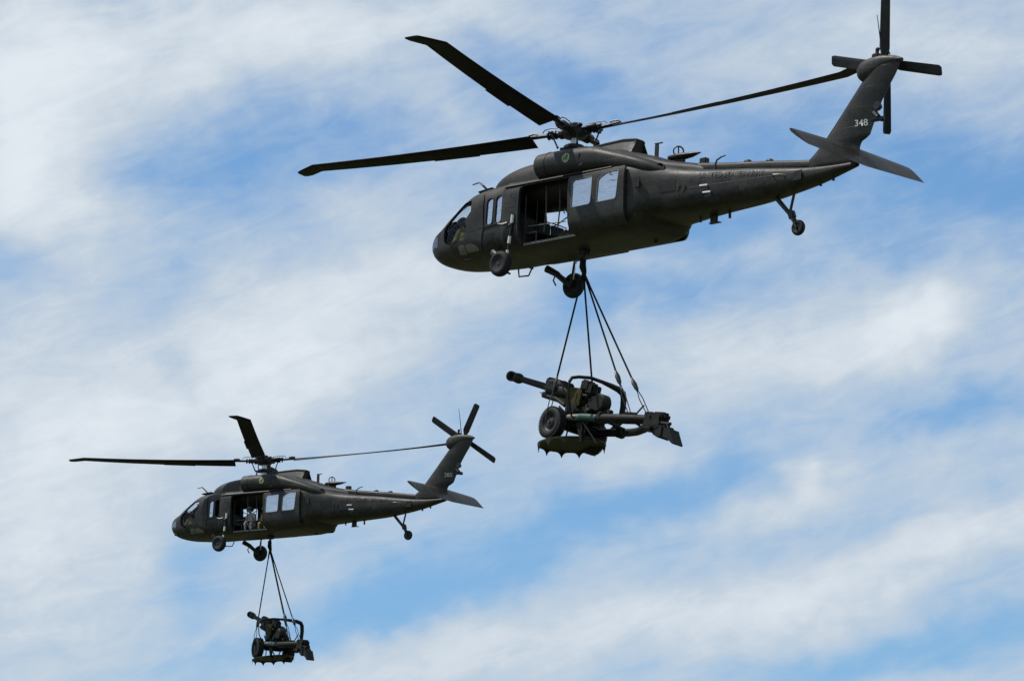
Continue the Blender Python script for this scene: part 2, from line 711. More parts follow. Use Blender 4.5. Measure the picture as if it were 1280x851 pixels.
def star(off=0.0):
    return lambda a, c, d: (a, y_at(a, c, off - d), c)


DOOR_OPEN = rounded([(4.05, .14), (5.85, .14), (5.85, 1.62), (4.02, 1.62)], .09)
PILOT_WIN = [(1.17, .95), (1.48, 1.25), (1.83, 1.52), (2.20, 1.54), (2.25, 1.24), (2.04, 1.03), (2.16, .62), (2.16, .50), (1.36, .47), (1.20, .60)]
GUN_WIN_A = rounded([(2.81, .78), (3.04, .78), (3.05, 1.49), (2.82, 1.47)], .10)
GUN_WIN_B = rounded([(3.13, .78), (3.37, .79), (3.39, 1.51), (3.14, 1.50)], .10)
GUN_WIN_FAR = rounded([(2.84, .90), (3.58, .90), (3.58, 1.40), (3.44, 1.65), (2.86, 1.64)], .03)
SCREEN_POLY = [(.07, 1.33), (.46, 1.26), (.70, 1.13), (.70, 1.40), (.60, 1.56), (.07, 1.72)]
DOOR_OUT = rounded([(5.79, .17), (7.66, .17), (7.62, 1.64), (5.73, 1.60)], .08)
DOOR_WIN_A = rounded([(5.89, .77), (6.54, .78), (6.56, 1.50), (5.89, 1.48)], .09)
DOOR_WIN_B = rounded([(6.62, .83), (7.27, .84), (7.32, 1.54), (6.64, 1.52)], .09)
DOOR_WIN_B = rounded([(6.74, .79), (7.39, .80), (7.44, 1.54), (7.00, 1.53), (6.76, 1.38)], .08)


def hull_mesh():
    xs = sorted(set(list(HT[:, 0]) + list(np.linspace(.2, 3.3, 26)) + list(np.linspace(3.6, 13.9, 44))))
    m = MB()
    m.loft([ring_at(x) for x in xs])
    me = m.mesh('fuselage')
    ix = list(np.linspace(.86, 6.3, 40))
    c = MB()
    c.loft([ring_at(x, .055, .13 if x > 2.4 else .30, 40) for x in ix])
    cut = [c.mesh('cavity')]
    for poly, y0, y1 in ((DOOR_OPEN, -1.6, -.7), (DOOR_OPEN, .7, 1.6), (PILOT_WIN, -1.5, -.72), (PILOT_WIN, .72, 1.5), (GUN_WIN_A, -1.5, -.8), (GUN_WIN_B, -1.5, -.8), (GUN_WIN_FAR, .8, 1.5)):
        q = MB()
        q.prism(poly, y0, y1)
        cut.append(q.mesh('opening'))
    for s_ in (-1, 1):
        q = MB()
        q.prism([(a * s_, c_) for a, c_ in SCREEN_POLY], .35, 2.2, 'YZ')
        cut.append(q.mesh('opening'))
    return boolean(me, cut, 'fuselage')


def oval(c, n):
    """loft station: x, yc, zc, half width, half height, exponent"""
    x, yc, zc, hw, hh, e = c
    return [(x, yc + hw * math.copysign(abs(math.cos(2 * PI * k / n)) ** (2 / e), math.cos(2 * PI * k / n)),
             zc + hh * math.copysign(abs(math.sin(2 * PI * k / n)) ** (2 / e), math.sin(2 * PI * k / n))) for k in range(n)]


def loft_table(T, name, n=32, dense=5):
    T = np.array(T)
    xs = []
    for a, c in zip(T[:-1, 0], T[1:, 0]):
        xs += list(np.linspace(a, c, dense, endpoint=False))
    xs.append(T[-1, 0])
    m = MB()
    m.loft([oval([x] + sec(x, T), n) for x in xs])
    return m.mesh(name)


NAC = [(4.42, .85, 2.11, .28, .28, 2), (4.46, .85, 2.11, .33, .33, 2), (4.78, .85, 2.11, .335, .335, 2), (5.5, .83, 2.09, .36, .345, 2.2), (6.2, .78, 2.05, .40, .345, 2.5),
       (7.0, .70, 1.90, .45, .27, 2.8), (7.8, .60, 1.70, .46, .20, 2.8), (8.4, .46, 1.50, .38, .15, 2.6), (8.9, .3, 1.3, .22, .09, 2)]


def nac_y(x, z):
    yc, zc, hw, hh, e = sec(x, np.array(NAC))
    q = min(abs((z - zc) / hh), .99)
    return yc + hw * (1 - q ** e) ** (1 / e)


def flip_table(T, s_):
    return [(a[0], a[1] * s_) + tuple(a[2:]) for a in T]


def blade_mesh():
    m = MB()
    rings = []
    for r in [1.22, 1.3, 1.6, 2.2, 2.9, 2.91, 4.2, 4.21, 5.5, 6.6, 7.45, 7.5, 7.7, 7.9, 8.05, 8.15]:
        ch = .56
        tab = .045 if 2.905 < r < 4.205 else 0
        sw = 0.0 if r < 7.48 else (r - 7.48) * .58
        if r > 8.0:
            ch -= (r - 8.0) * 1.2
        th = .052 * (1 if r < 7.5 else 1 - (r - 7.5) * .6)
        pitch = R(18.0 - 17.0 * (r - 1.2) / 7)
        up = .22 * (min(r, 7.5) / 8.15) ** 2.2 - .20 * min(r, 7.5) / 8.15        # bending: droops inboard, curls up outboard
        prof = []
        for f, g in ((0, 0), (.02, .5), (.10, .95), (.3, 1.0), (.65, .6), (1, .06)):
            prof.append((f, g))
        pts = [(f, g * th * .62) for f, g in prof] + [(f, -g * th * .38) for f, g in reversed(prof[1:])]
        ring = []
        for f, z in pts:
            y = ch * .25 - f * (ch + tab) - sw
            ring.append((r, y * math.cos(pitch) - z * math.sin(pitch), y * math.sin(pitch) + z * math.cos(pitch) + up))
        rings.append(ring)
    m.loft(rings)
    return m.mesh('main_rotor_blade', 30)


def cuff_mesh():
    m = MB()
    m.tube([(.30, 0, 0), (.62, 0, 0)], .085, 12)
    m.lathe([(.08, .30), (.13, .32), (.13, .40), (.09, .42)], 'X', 14)
    for r in (.50, .60, .70):
        m.lathe([(.07, r), (.115, r + .015), (.115, r + .045), (.07, r + .06)], 'X', 14)
    m.tube([(.62, 0, 0), (.95, 0, 0), (1.28, 0, .01)], [.075, .08, .10], 10, .55)
    m.box((.54, .20, -.02), (.10, .30, .06), bev=.015)              # pitch horn
    m.tube([(.34, -.17, .02), (.80, -.14, .02)], .042, 8)           # lead-lag damper
    m.lathe([(.055, .42), (.062, .46), (.062, .66), (.05, .68)], 'X', 10, (0, -.165, .02))
    for y in (-.07, .07):
        m.tube([(1.02, y, .06), (1.12, y, .075), (1.26, y, .06)], .02, 6)
    return m.mesh('blade_cuff')


def hose_mesh():
    m = MB()
    m.tube([(.24, .03, .10), (.42, .04, .165), (.66, .04, .175), (.84, .03, .15), (.90, .01, .08)], .013, 6)
    return m.mesh('deice_hose')


def hub_mesh():
    m = MB()
    m.lathe([(.10, -.16), (.27, -.14), (.33, -.06), (.33, .06), (.22, .12), (.15, .14), (.12, .16), (.0, .16)], 'Z', 28)
    for k in range(4):
        a = PI / 2 * k
        rot = Matrix.Rotation(a, 4, 'Z')
        m.box(rot @ Vector((.30, 0, 0)), (.26, .24, .17), rot, .03)
        rot2 = Matrix.Rotation(a + PI / 4, 4, 'Z')
        m.box(rot2 @ Vector((.21, 0, .11)), (.30, .09, .06), rot2, .012)    # vibration absorber arms
        m.ball(rot2 @ Vector((.36, 0, .11)), (.08, .08, .055), 12, 8)
    return m.mesh('rotor_hub')


def cap_mesh():
    m = MB()
    m.lathe([(.02, .25), (.13, .24), (.16, .21), (.16, .17), (.10, .15), (.07, .12)], 'Z', 20)
    return m.mesh('hub_cap')


def mast_mesh():
    m = MB()
    m.lathe([(.15, 2.30), (.14, 2.52), (.105, 2.56), (.10, 3.05)], 'Z', 24)
    return m.mesh('rotor_mast')


def swash_mesh():
    m = MB()
    m.lathe([(.11, 2.70), (.25, 2.71), (.28, 2.74), (.28, 2.79), (.24, 2.83), (.11, 2.85)], 'Z', 28)
    for k in range(4):
        rot = Matrix.Rotation(PI / 2 * k + .4, 4, 'Z')
        m.box(rot @ Vector((.31, 0, 2.76)), (.14, .07, .07), rot, .012)
    m.tube([(-.36, -.1, 2.45), (-.30, -.08, 2.75)], .028, 8)
    m.tube([(-.22, .22, 2.45), (-.24, .2, 2.75)], .028, 8)
    m.tube([(.32, -.2, 2.45), (.28, -.15, 2.75)], .028, 8)
    m.box((.42, .0, 2.60), (.30, .4, .14), bev=.05)
    return m.mesh('swashplate')


def link_mesh():
    m = MB()
    m.tube([(.36, .26, -.42), (.52, .32, -.02)], .022, 8)
    m.ball((.36, .26, -.42), .035, 8, 6)
    m.ball((.52, .32, -.02), .035, 8, 6)
    return m.mesh('pitch_link')


def tail_blade_mesh():
    m = MB()
    rings = []
    for r in (.22, .30, .42, .8, 1.3, 1.6, 1.675):
        ch = .12 if r < .25 else (.20 if r < .35 else .27)
        if r > 1.65:
            ch = .20
        th = .030
        pit = R(20 - 10 * r)
        ring = []
        for f, z in ((0, 0), (.1, .9), (.35, 1), (1, .05), (.35, -.6), (.1, -.6)):
            y = ch * .3 - f * ch
            zz = z * th * .6
            ring.append((r, y * math.cos(pit) - zz * math.sin(pit), y * math.sin(pit) + zz * math.cos(pit)))
        rings.append(ring)
    m.loft(rings)
    return m.mesh('tail_rotor_blade', 30)


# z, leading edge x, trailing edge x, half thickness
FIN_T = np.array([(.90, 12.9, 14.20, .10), (1.05, 12.62, 14.22, .20), (1.22, 12.62, 14.22, .20), (1.35, 12.77, 14.22, .18), (1.50, 12.93, 14.28, .165), (1.62, 13.07, 14.52, .155), (1.74, 13.20, 14.57, .15), (2.34, 13.72, 14.82, .14),
                  (2.8, 14.11, 15.10, .135), (3.03, 14.31, 15.26, .135), (3.25, 14.38, 15.38, .14), (3.41, 14.44, 15.44, .12), (3.52, 14.6, 15.2, .07)])


def fin_g(f):
    return min(1.0, max(0.0, (f ** .5) * (1 - f) * 2.4) + (.06 if f > 0 else 0))


def fin_y(x, z):
    le, te, th = sec(z, FIN_T)
    return th * fin_g(min(max((x - le) / (te - le), 0), 1))


def fin_mesh():
    T = FIN_T
    m = MB()
    rings = []
    for z in list(np.linspace(.9, 3.52, 40)):
        le, te, th = sec(z, T)
        ring = []
        n = 14
        for side in (1, -1):
            for i in range(n):
                f = i / n if side == 1 else 1 - i / n
                s_ = 0.5 * (1 - math.cos(PI * f))
                ring.append((le + (te - le) * s_, side * th * fin_g(s_), z))
        rings.append(ring)
    m.loft(rings)
    return m.mesh('tail_fin', 50)


def gearbox_mesh():
    return loft_table([(14.08, .03, 3.24, .07, .09, 2), (14.13, .03, 3.24, .15, .18, 2), (14.25, .03, 3.25, .20, .26, 2), (14.42, .03, 3.27, .21, .28, 2.2), (14.7, .03, 3.34, .19, .24, 2.4),
                       (15.1, .02, 3.40, .13, .12, 2.4), (15.44, .01, 3.38, .06, .04, 2)], 'gearbox_fairing', 24)


def stab_mesh():
    m = MB()
    rings = []
    for y in np.linspace(-2.19, 2.19, 25):
        f = abs(y) / 2.19
        le = Vector((13.80 + .02 * f, y, 1.46 - .05 * f))
        te = Vector((14.45 + .0 * f, y, .84 + .07 * f))
        if f > .985:
            le = le.lerp(te, .04)
        d = te - le
        nrm = Vector((-d.z, 0, d.x)).normalized()
        th = .075 * (1 - .35 * f)
        ring = []
        for s_, g in ((0, 0), (.03, .55), (.12, .95), (.35, 1.0), (.7, .55), (1, .06), (.7, -.4), (.35, -.75), (.12, -.75), (.03, -.45)):
            ring.append(le + d * s_ + nrm * g * th)
        rings.append(ring)
    m.loft(rings)
    return m.mesh('stabilator', 50)


def wheel_meshes(r, w, key):
    """tyre and rim for a wheel whose axle lies along Y at the origin"""
    def tyre():
        m = MB()
        pr = []
        for k in range(15):
            a = -PI / 2 + PI * k / 14
            pr.append((r - (w * .5) * (1 - math.cos(a) ** .75) * .95 if abs(math.cos(a)) > 1e-6 else r - w * .5 * .95, w * .5 * math.sin(a)))
        pr = [(r * .52, -w * .36)] + pr + [(r * .52, w * .36)]
        m.lathe(pr, 'Y', 40)
        return m.mesh('tyre', 60)

    def rim():
        m = MB()
        m.lathe([(.02, -w * .40), (r * .14, -w * .40), (r * .16, -w * .28), (r * .34, -w * .22), (r * .46, -w * .34), (r * .53, -w * .37), (r * .53, w * .37), (r * .46, w * .34), (r * .34, w * .22), (r * .16, w * .28), (r * .14, w * .40), (.02, w * .40)], 'Y', 28)
        for k in range(8):
            a = 2 * PI * k / 8
            m.lathe([(.0, -.02), (r * .035, -.018), (r * .035, .0)], 'Y', 6, (r * .24 * math.cos(a), -w * .26, r * .24 * math.sin(a)))
        return m.mesh('wheel_rim')
    return shared('tyre' + key, tyre), shared('rim' + key, rim)


def door_mesh(s_):
    """sliding cabin door: a thick curved skin with two window openings"""
    m = MB()
    nx, nz = 40, 30
    x0, x1, z0, z1 = 5.55, 7.7, .1, 1.72
    V = {}
    for d in (0, 1):
        for i in range(nx + 1):
            for j in range(nz + 1):
                V[d, i, j] = m.b.verts.new((x0 + (x1 - x0) * i / nx, .5 if d else 0, z0 + (z1 - z0) * j / nz))
    for d in (0, 1):
        for i in range(nx):
            for j in range(nz):
                m.face((V[d, i, j], V[d, i + 1, j], V[d, i + 1, j + 1], V[d, i, j + 1]))
    for i in range(nx):
        for j in (0, nz):
            m.face((V[0, i, j], V[0, i + 1, j], V[1, i + 1, j], V[1, i, j]))
    for j in range(nz):
        for i in (0, nx):
            m.face((V[0, i, j], V[0, i, j + 1], V[1, i, j + 1], V[1, i, j]))
    base = m.mesh('slab')
    q = MB()
    q.prism(DOOR_OUT, -.2, .8)
    me = boolean(base, [q.mesh('outline')], 'slab', 'INTERSECT')
    cut = []
    for p in (DOOR_WIN_A, DOOR_WIN_B):
        q = MB()
        q.prism(p, -.2, .8)
        cut.append(q.mesh('opening'))
    me = boolean(me, cut, 'cabin_door')
    for v in me.vertices:
        x, d, z = v.co
        edge = 0
        v.co = (x, s_ * (y_at(min(x, 7.25), z) + (.0 if d < .25 else .062)), z)
    bm = bmesh.new()
    bm.from_mesh(me)
    bmesh.ops.recalc_face_normals(bm, faces=bm.faces[:])
    bm.to_mesh(me)
    bm.free()
    finish(me, 40)
    return me


def pilot_door_mesh(s_):
    m = MB()
    out = [(1.16, .96), (1.49, 1.27), (1.84, 1.54), (2.25, 1.60), (2.68, 1.63), (2.72, 1.1), (2.74, .70), (2.62, .17), (1.42, .20), (1.18, .42), (1.10, .70), (1.12, .85)]
    out = rounded(out, .03, 2)

    def rad(poly, a, c):
        # distance from c to the polygon along direction a
        best = 0
        for i in range(len(poly)):
            p, q = Vector(poly[i - 1]), Vector(poly[i])
            e = q - p
            den = a.x * e.y - a.y * e.x
            if abs(den) < 1e-9:
                continue
            d = p - c
            t = (d.x * e.y - d.y * e.x) / den
            u = (d.x * a.y - d.y * a.x) / den
            if t > 0 and -1e-6 <= u <= 1 + 1e-6:
                best = max(best, t)
        return best
    c = Vector((1.62, .93))
    n = 96
    L = []
    for d in (.004, .022):
        rows = []
        for f in (0, .33, .66, 1.0):
            row = []
            for k in range(n):
                a = Vector((math.cos(2 * PI * k / n), math.sin(2 * PI * k / n)))
                r0, r1 = rad(PILOT_WIN, a, c), rad(out, a, c)
                r1 = max(r1, r0 + .012)
                p = c + a * (r0 + (r1 - r0) * f)
                row.append((p.x, s_ * y_at(p.x, p.y, d), p.y))
            rows.append(row)
        L.append(rows)
    m.loft(L[1] + list(reversed(L[0])) + [L[1][0]], True, False, False)
    return m.mesh('pilot_door', 40)


def side_patch(poly, s_, off, thick, name, rings=4):
    return fan_patch(poly, (star if s_ > 0 else port)(off), thick, rings).mesh(name, 50)


def strip(pts, s_, w, off, thick, name):
    """narrow raised strip following hull side points (x, z)"""
    m = MB()
    rings = []
    for i, (x, z) in enumerate(pts):
        rings.append([(x, s_ * y_at(x, z + w / 2, off - thick), z + w / 2), (x, s_ * y_at(x, z + w / 2, off), z + w / 2), (x, s_ * y_at(x, z - w / 2, off), z - w / 2), (x, s_ * y_at(x, z - w / 2, off - thick), z - w / 2)])
    m.loft(rings)
    return m.mesh(name)


def wrap_text(txt, size, ctr, slope, surf, name, off=.005, squeeze=1.0):
    me = text_polys(txt, size, name)
    for v in me.vertices:
        a, c = v.co.x * squeeze, v.co.y
        x = ctr[0] + a
        z = ctr[1] + c + a * slope
        v.co = (x, -surf(x, z) - off, z)
    return me


def helicopter(mtx, label, number, num_mat, az0, blades, tail_phase, gunner_open, group):
    H = thing('helicopter', label, 'helicopter', mtx, group)
    hull = add('fuselage', shared('hull', hull_mesh), 'hull_paint', H)
    # ---- fuselage pieces
    for s_ in (-1, 1):
        add('windscreen_pane', shared('wsp%d' % s_, lambda: fan_patch([(a * s_, c) for a, c in SCREEN_POLY], lambda a, c, d: (x_front(a, c) + .02 + d, a, c), .008).mesh('windscreen_pane')), 'clear_glass', hull)
        d = add('pilot_door', shared('pd%d' % s_, lambda: pilot_door_mesh(s_)), 'hull_paint', H)
        add('door_window', shared('pw%d' % s_, lambda: side_patch(PILOT_WIN, s_, -.02, .008, 'door_window')), 'clear_glass', d)
        dm = add('cabin_door', shared('cd%d' % s_, lambda: door_mesh(s_)), 'hull_paint', H)
        for k, p in enumerate((DOOR_WIN_A, DOOR_WIN_B)):
            def pane(p=p):
                return fan_patch(p, lambda a, c, d: (a, s_ * (y_at(min(a, 7.25), c) + .044 - d), c), .01).mesh('window_pane')
            add('window_pane', shared('dp%d%d' % (s_, k), pane), 'coated_glass', dm)

            def frame(p=p):
                m = MB()
                L = len(p)
                cx, cz = sum(a for a, c in p) / L, sum(c for a, c in p) / L
                R4 = []
                for f, o_ in ((.985, .040), (.985, .070), (1.03, .070), (1.03, .040)):
                    R4.append([(cx + (a - cx) * f, s_ * (y_at(min(cx + (a - cx) * f, 7.25), cz + (c - cz) * f) + o_), cz + (c - cz) * f) for a, c in p])
                m.loft(R4 + [R4[0]], True, False, False)
                return m.mesh('window_frame')
            add('window_frame', shared('df%d%d' % (s_, k), frame), 'window_seal', dm)

        def handle():
            m = MB()
            y = s_ * (y_at(5.75, .72) + .10)
            m.tube([(5.70, y - s_ * .03, .66), (5.70, y, .66), (5.70, y, .72), (5.78, y, .74)], .016, 6)
            return m.mesh('door_handle')
        add('door_handle', shared('dh%d' % s_, handle), 'black_metal', dm)
        # nose glazing and lower door panel
        add('chin_window', shared('cw%d' % s_, lambda: side_patch(rounded([(.40, .50), (.88, .53), (.88, .80), (.70, .80), (.38, .66)], .05), s_, .006, .012, 'chin_window')), 'grey_glass', hull)
        add('landing_light_panel', shared('lp%d' % s_, lambda: side_patch(rounded([(1.74, .19), (2.02, .18), (2.03, .39), (1.78, .40)], .03), s_, .030, .03, 'landing_light_panel')), 'gun_worn', d)
        add('lower_window', shared('lw%d' % s_, lambda: side_patch(rounded([(2.06, .20), (2.52, .19), (2.50, .29), (2.30, .38), (2.06, .39)], .04), s_, .028, .02, 'lower_window')), 'grey_glass', d)
        add('door_seam', shared('ds%d' % s_, lambda: strip([(x, .69 + (x - 2.2) * .07) for x in np.linspace(2.2, 3.42, 14)], s_, .016, .027, .03, 'door_seam')), 'black_metal', hull)
        add('gutter_rail', shared('gr%d' % s_, lambda: strip([(x, 1.685) for x in np.linspace(3.45, 7.1, 22)], s_, .03, .05, .05, 'gutter_rail')), 'hull_paint', hull)

        def sill():
            m = MB()
            m.box((4.95, s_ * (y_at(4.9, .13) + .012), .125), (1.78, .05, .035), bev=.006)
            for k in range(26):
                m.box((4.12 + k * .066, s_ * (y_at(4.9, .13) + .020), .150), (.036, .05, .016))
            return m.mesh('door_sill')
        pieces('door_sill', 'sill%d' % s_, sill, 'gun_worn', hull)

        def jamb():
            m = MB()
            pts = [(4.0, s_ * y_at(4.0, z, .012), z) for z in np.linspace(.16, 1.6, 12)]
            m.tube(pts, .022, 6)
            return m.mesh('door_jamb')
        add('door_jamb', shared('jamb%d' % s_, jamb), 'rim_paint', hull)
    # gunner windows on the port side
    add('gunner_window', shared('gwa', lambda: side_patch(GUN_WIN_A, -1, -.02, .01, 'gunner_window')), 'coated_glass', hull)
    if not gunner_open:
        add('gunner_window', shared('gwb', lambda: side_patch(GUN_WIN_B, -1, -.02, .01, 'gunner_window')), 'coated_glass', hull)
    for key, p in (('a', GUN_WIN_A), ('b', GUN_WIN_B)):
        def gframe(p=p):
            m = MB()
            L = len(p)
            cx, cz = sum(a for a, c in p) / L, sum(c for a, c in p) / L
            R4 = []
            for f, o_ in ((.97, -.012), (.97, .016), (1.10, .016), (1.10, -.012)):
                R4.append([(cx + (a - cx) * f * (1.03 if f > 1 else 1), -(y_at(a, cz + (c - cz) * f) + o_), cz + (c - cz) * f) for a, c in p])
            m.loft(R4 + [R4[0]], True, False, False)
            return m.mesh('window_frame')
        add('window_frame', shared('gf' + key, gframe), 'trim_paint', hull)
    # ---- inside
    def interior():
        m = MB()
        m.box((1.18, 0, .66), (.30, 1.25, .50), bev=.06)              # instrument panel
        m.box((1.10, 0, .95), (.52, 1.30, .05), (0, R(-6), 0), .02)
        m.box((1.75, 0, .45), (.9, .30, .30), bev=.04)                # console
        m.box((3.0, 0, 1.80), (2.6, .5, .10), bev=.04)                # overhead console
        m.tube([(1.30, 0, 1.50), (1.30, .0, 1.62)], .03, 6)
        return m.mesh('instrument_panel')
    pieces('instrument_panel', 'inst', interior, 'interior_dark', H)

    def seat(x, y, faces):
        def mk():
            m = MB()
            m.box((0, 0, 0), (.48, .50, .10), bev=.03)
            m.box((.25, 0, .38), (.09, .52, .74), (0, R(8), 0), .03)
            m.box((.32, 0, .80), (.08, .28, .20), (0, R(8), 0), .03)
            for yy in (-.27, .27):
                m.box((.22, yy, .30), (.16, .05, .62), (0, R(8), 0), .02)
            m.tube([(-.15, -.2, -.05), (-.15, -.2, -.27)], .02, 6)
            m.tube([(-.15, .2, -.05), (-.15, .2, -.27)], .02, 6)
            m.tube([(.2, -.2, -.05), (.2, -.2, -.27)], .02, 6)
            m.tube([(.2, .2, -.05), (.2, .2, -.27)], .02, 6)
            return m.mesh('seat')
        return add('seat', shared('seat', mk), 'seat_fabric' if faces else 'interior_dark', H, Matrix.Translation((x, y, .58 if not faces else .42)))
    seat(1.66, -.52, 0)
    seat(1.66, .52, 0)

    def bench():
        m = MB()
        for k in range(4):
            y = -.78 + k * .5
            m.box((4.30, y, .40), (.44, .48, .05), bev=.02)
            m.box((4.06, y, .62), (.05, .48, .46), bev=.02)
        for k in range(2):
            y = -1.0 + k * .42
            m.tube([(4.09, y, .15), (4.09, y, 1.40)], .018, 6)
            m.tube([(4.50, y, .15), (4.50, y, .40)], .018, 6)
        return m.mesh('troop_bench')

    def bulk():
        m = MB()
        m.box((2.52, .52, .92), (.05, 1.0, 1.62), bev=.02)
        m.box((2.46, -.52, .52), (.05, .9, .70), bev=.02)
        return m.mesh('bulkhead')
    pieces('bulkhead', 'bulk', bulk, 'interior_dark', H)
    pieces('troop_bench', 'bench', bench, 'interior_dark', H)

    def straps():
        m = MB()
        for x, y in ((4.64, -.86), (5.05, -.80)):
            m.tube([(x, y, 1.62), (x + .03, y, .95), (x - .02, y, .42)], .026, 6, .35)
        m.tube([(4.1, -.9, .62), (5.3, -.8, .60)], .012, 6)
        return m.mesh('seat_strap')
    pieces('seat_strap', 'straps', straps, 'strap_fabric', H)

    def net():
        m = MB()
        m.tube([(2.84, 1.06, 1.34), (3.25, 1.08, 1.20), (3.58, 1.08, 1.06)], .016, 6)
        m.tube([(2.84, 1.06, 1.10), (3.25, 1.08, 1.22), (3.58, 1.08, 1.36)], .016, 6)
        m.box((3.32, .98, .76), (.55, .2, .34), (0, R(-14), 0), .05)
        return m.mesh('window_strap')
    pieces('window_strap', 'net', net, 'interior_dark', H)

    def cargo():
        m = MB()
        m.box((5.60, .35, .28), (.8, .9, .26), (0, R(-8), 0), .1)
        m.box((5.2, -.45, .28), (.6, .5, .26), (0, 0, .2), .08)
        return m.mesh('stowed_kit')
    pieces('stowed_kit', 'cargo', cargo, 'gun_olive', H)
    # ---- upper works
    add('engine_cowling', shared('cowl', lambda: loft_table([
        (2.30, 0, 1.72, .34, .18, 2.2), (2.40, 0, 1.76, .46, .28, 2.3), (2.66, 0, 1.82, .60, .43, 2.4), (3.00, 0, 1.85, .66, .52, 2.5), (3.45, 0, 1.86, .70, .58, 2.6), (4.1, 0, 1.86, .72, .61, 2.8), (5.1, 0, 1.88, .72, .66, 2.8),
        (6.6, 0, 1.86, .70, .55, 2.8), (7.0, 0, 1.82, .66, .47, 2.8), (7.7, 0, 1.75, .56, .33, 2.6), (8.4, 0, 1.62, .42, .23, 2.4), (8.9, 0, 1.50, .28, .25, 2.4), (9.3, 0, 1.42, .18, .22, 2.2)], 'engine_cowling', 36)), 'hull_paint', H)

    def pylon():
        m = MB()
        rings = []
        for x, zt, wt in ((5.05, 2.50, .10), (5.25, 2.60, .12), (5.45, 2.67, .13), (6.0, 2.69, .14), (6.56, 2.70, .14), (6.96, 2.66, .13), (7.00, 2.64, .12)):
            wb = .34
            rings.append([(x, -wb, 2.25), (x, -wt - .05, zt - .10), (x, -wt - .06, zt - .035), (x, -wt, zt), (x, wt, zt), (x, wt + .06, zt - .035), (x, wt + .05, zt - .10), (x, wb, 2.25)])
        x, zt = 6.86, 2.30
        rings.append([(x, -.34, 2.2), (x, -.30, 2.28), (x, -.26, 2.29), (x, -.12, 2.3), (x, .12, 2.3), (x, .26, 2.29), (x, .30, 2.28), (x, .34, 2.2)])
        m.loft(rings)
        return m.mesh('pylon_fairing', 30)
    add('pylon_fairing', shared('pylon', pylon), 'hull_paint', H)
    for s_ in (-1, 1):
        nc = add('engine_nacelle', shared('nac%d' % s_, lambda: loft_table(flip_table(NAC, s_), 'engine_nacelle', 36)), 'hull_paint', H)

        def inlet():
            m = MB()
            m.lathe([(.02, -.02), (.10, .0), (.13, .06)], 'X', 20, (4.39, s_ * .85, 2.11))
            m.lathe([(.336, .0), (.347, .005), (.347, .035), (.336, .04)], 'X', 36, (4.78, s_ * .85, 2.11))
            m.lathe([(.20, .0), (.275, -.004), (.275, .02)], 'X', 28, (4.418, s_ * .85, 2.11))
            return m.mesh('inlet_ring')
        pieces('inlet_ring', 'inlet%d' % s_, inlet, 'black_metal', nc)

        def latch():
            m = MB()
            y = lambda x, z: s_ * (nac_y(x, z) + .004)
            m.box((6.02, y(6.02, 2.10), 2.11), (.035, .02, .13), (0, R(12), 0), .005)
            m.box((5.98, y(5.98, 1.95), 1.95), (.05, .02, .05), bev=.005)
            m.box((6.06, y(6.06, 1.88), 1.90), (.16, .03, .10), bev=.01)
            m.tube([(4.44, s_ * .80, 1.72), (4.44, s_ * .80, 1.82)], .04, 8)
            return m.mesh('cowling_latch')
        pieces('cowling_latch', 'latch%d' % s_, latch, 'black_metal', nc)

        def exhaust():
            m = MB()
            n = Vector((.30, s_ * .93, .18)).normalized()
            e1 = n.cross(Vector((0, 0, 1))).normalized()
            e2 = e1.cross(n)
            c = Vector((8.40, s_ * (nac_y(8.40, 1.52) - .055), 1.53))
            m.lathe([(.02, -.10), (.10, -.09), (.115, .03), (.135, .03), (.14, -.05)], None, 22, c, (e1, e2, n))
            return m.mesh('exhaust_port')
        add('exhaust_port', shared('exh%d' % s_, exhaust), 'black_metal', nc)
        if s_ < 0:
            def disc(r, cx, cz, off, poly=None):
                if poly is None:
                    poly = [(cx + r * math.cos(2 * PI * k / 24), cz + r * math.sin(2 * PI * k / 24)) for k in range(24)]
                return fan_patch(poly, lambda a, c, d: (a, -(nac_y(a, c) + off - d), c), .012, 3)
            ex, ez = 5.57, 2.125
            em = add('unit_emblem', shared('emb', lambda: disc(.125, ex, ez, .006).mesh('unit_emblem')), 'emblem_yellow', nc)

            def figure():
                m = disc(0, 0, 0, .010, [(ex + a, ez + c) for a, c in ((.0, .095), (.06, .085), (.085, .02), (.04, -.02), (.05, -.05), (.02, -.075), (-.01, -.03), (-.03, .0), (-.01, .04))])
                return m.mesh('emblem_figure')

            def figure2():
                m = disc(0, 0, 0, .010, [(ex + a, ez + c) for a, c in ((-.06, .04), (-.035, .03), (-.04, -.03), (-.045, -.075), (-.075, -.055), (-.08, -.01))])
                return m.mesh('emblem_figure')
            add('emblem_figure', shared('emf', figure), 'emblem_green', em)
            add('emblem_figure', shared('emf2', figure2), 'emblem_green', em)

    def spine():
        return loft_table([(8.6, 0, 1.60, .16, .14, 2.5), (9.0, 0, 1.58, .16, .15, 2.6), (10, 0, 1.46, .145, .14, 2.6), (11.1, 0, 1.34, .13, .135, 2.6), (12.3, 0, 1.19, .12, .125, 2.6), (12.9, 0, 1.12, .11, .12, 2.4)], 'drive_shaft_cover', 20)
    add('drive_shaft_cover', shared('spine', spine), 'hull_paint', H)
    # ---- antennas and small fittings on the fuselage
    def fit(name, fn, mat='trim_paint', parent=hull):
        return pieces(name, 'fit_' + name + fn.__name__, lambda: fn(MB()).mesh(name), mat, parent)

    def a1(m):
        m.box((7.66, -.10, 2.15), (.13, .04, .50), bev=.012)
        m.box((7.72, -.10, 2.42), (.26, .05, .03), bev=.01)
        return m

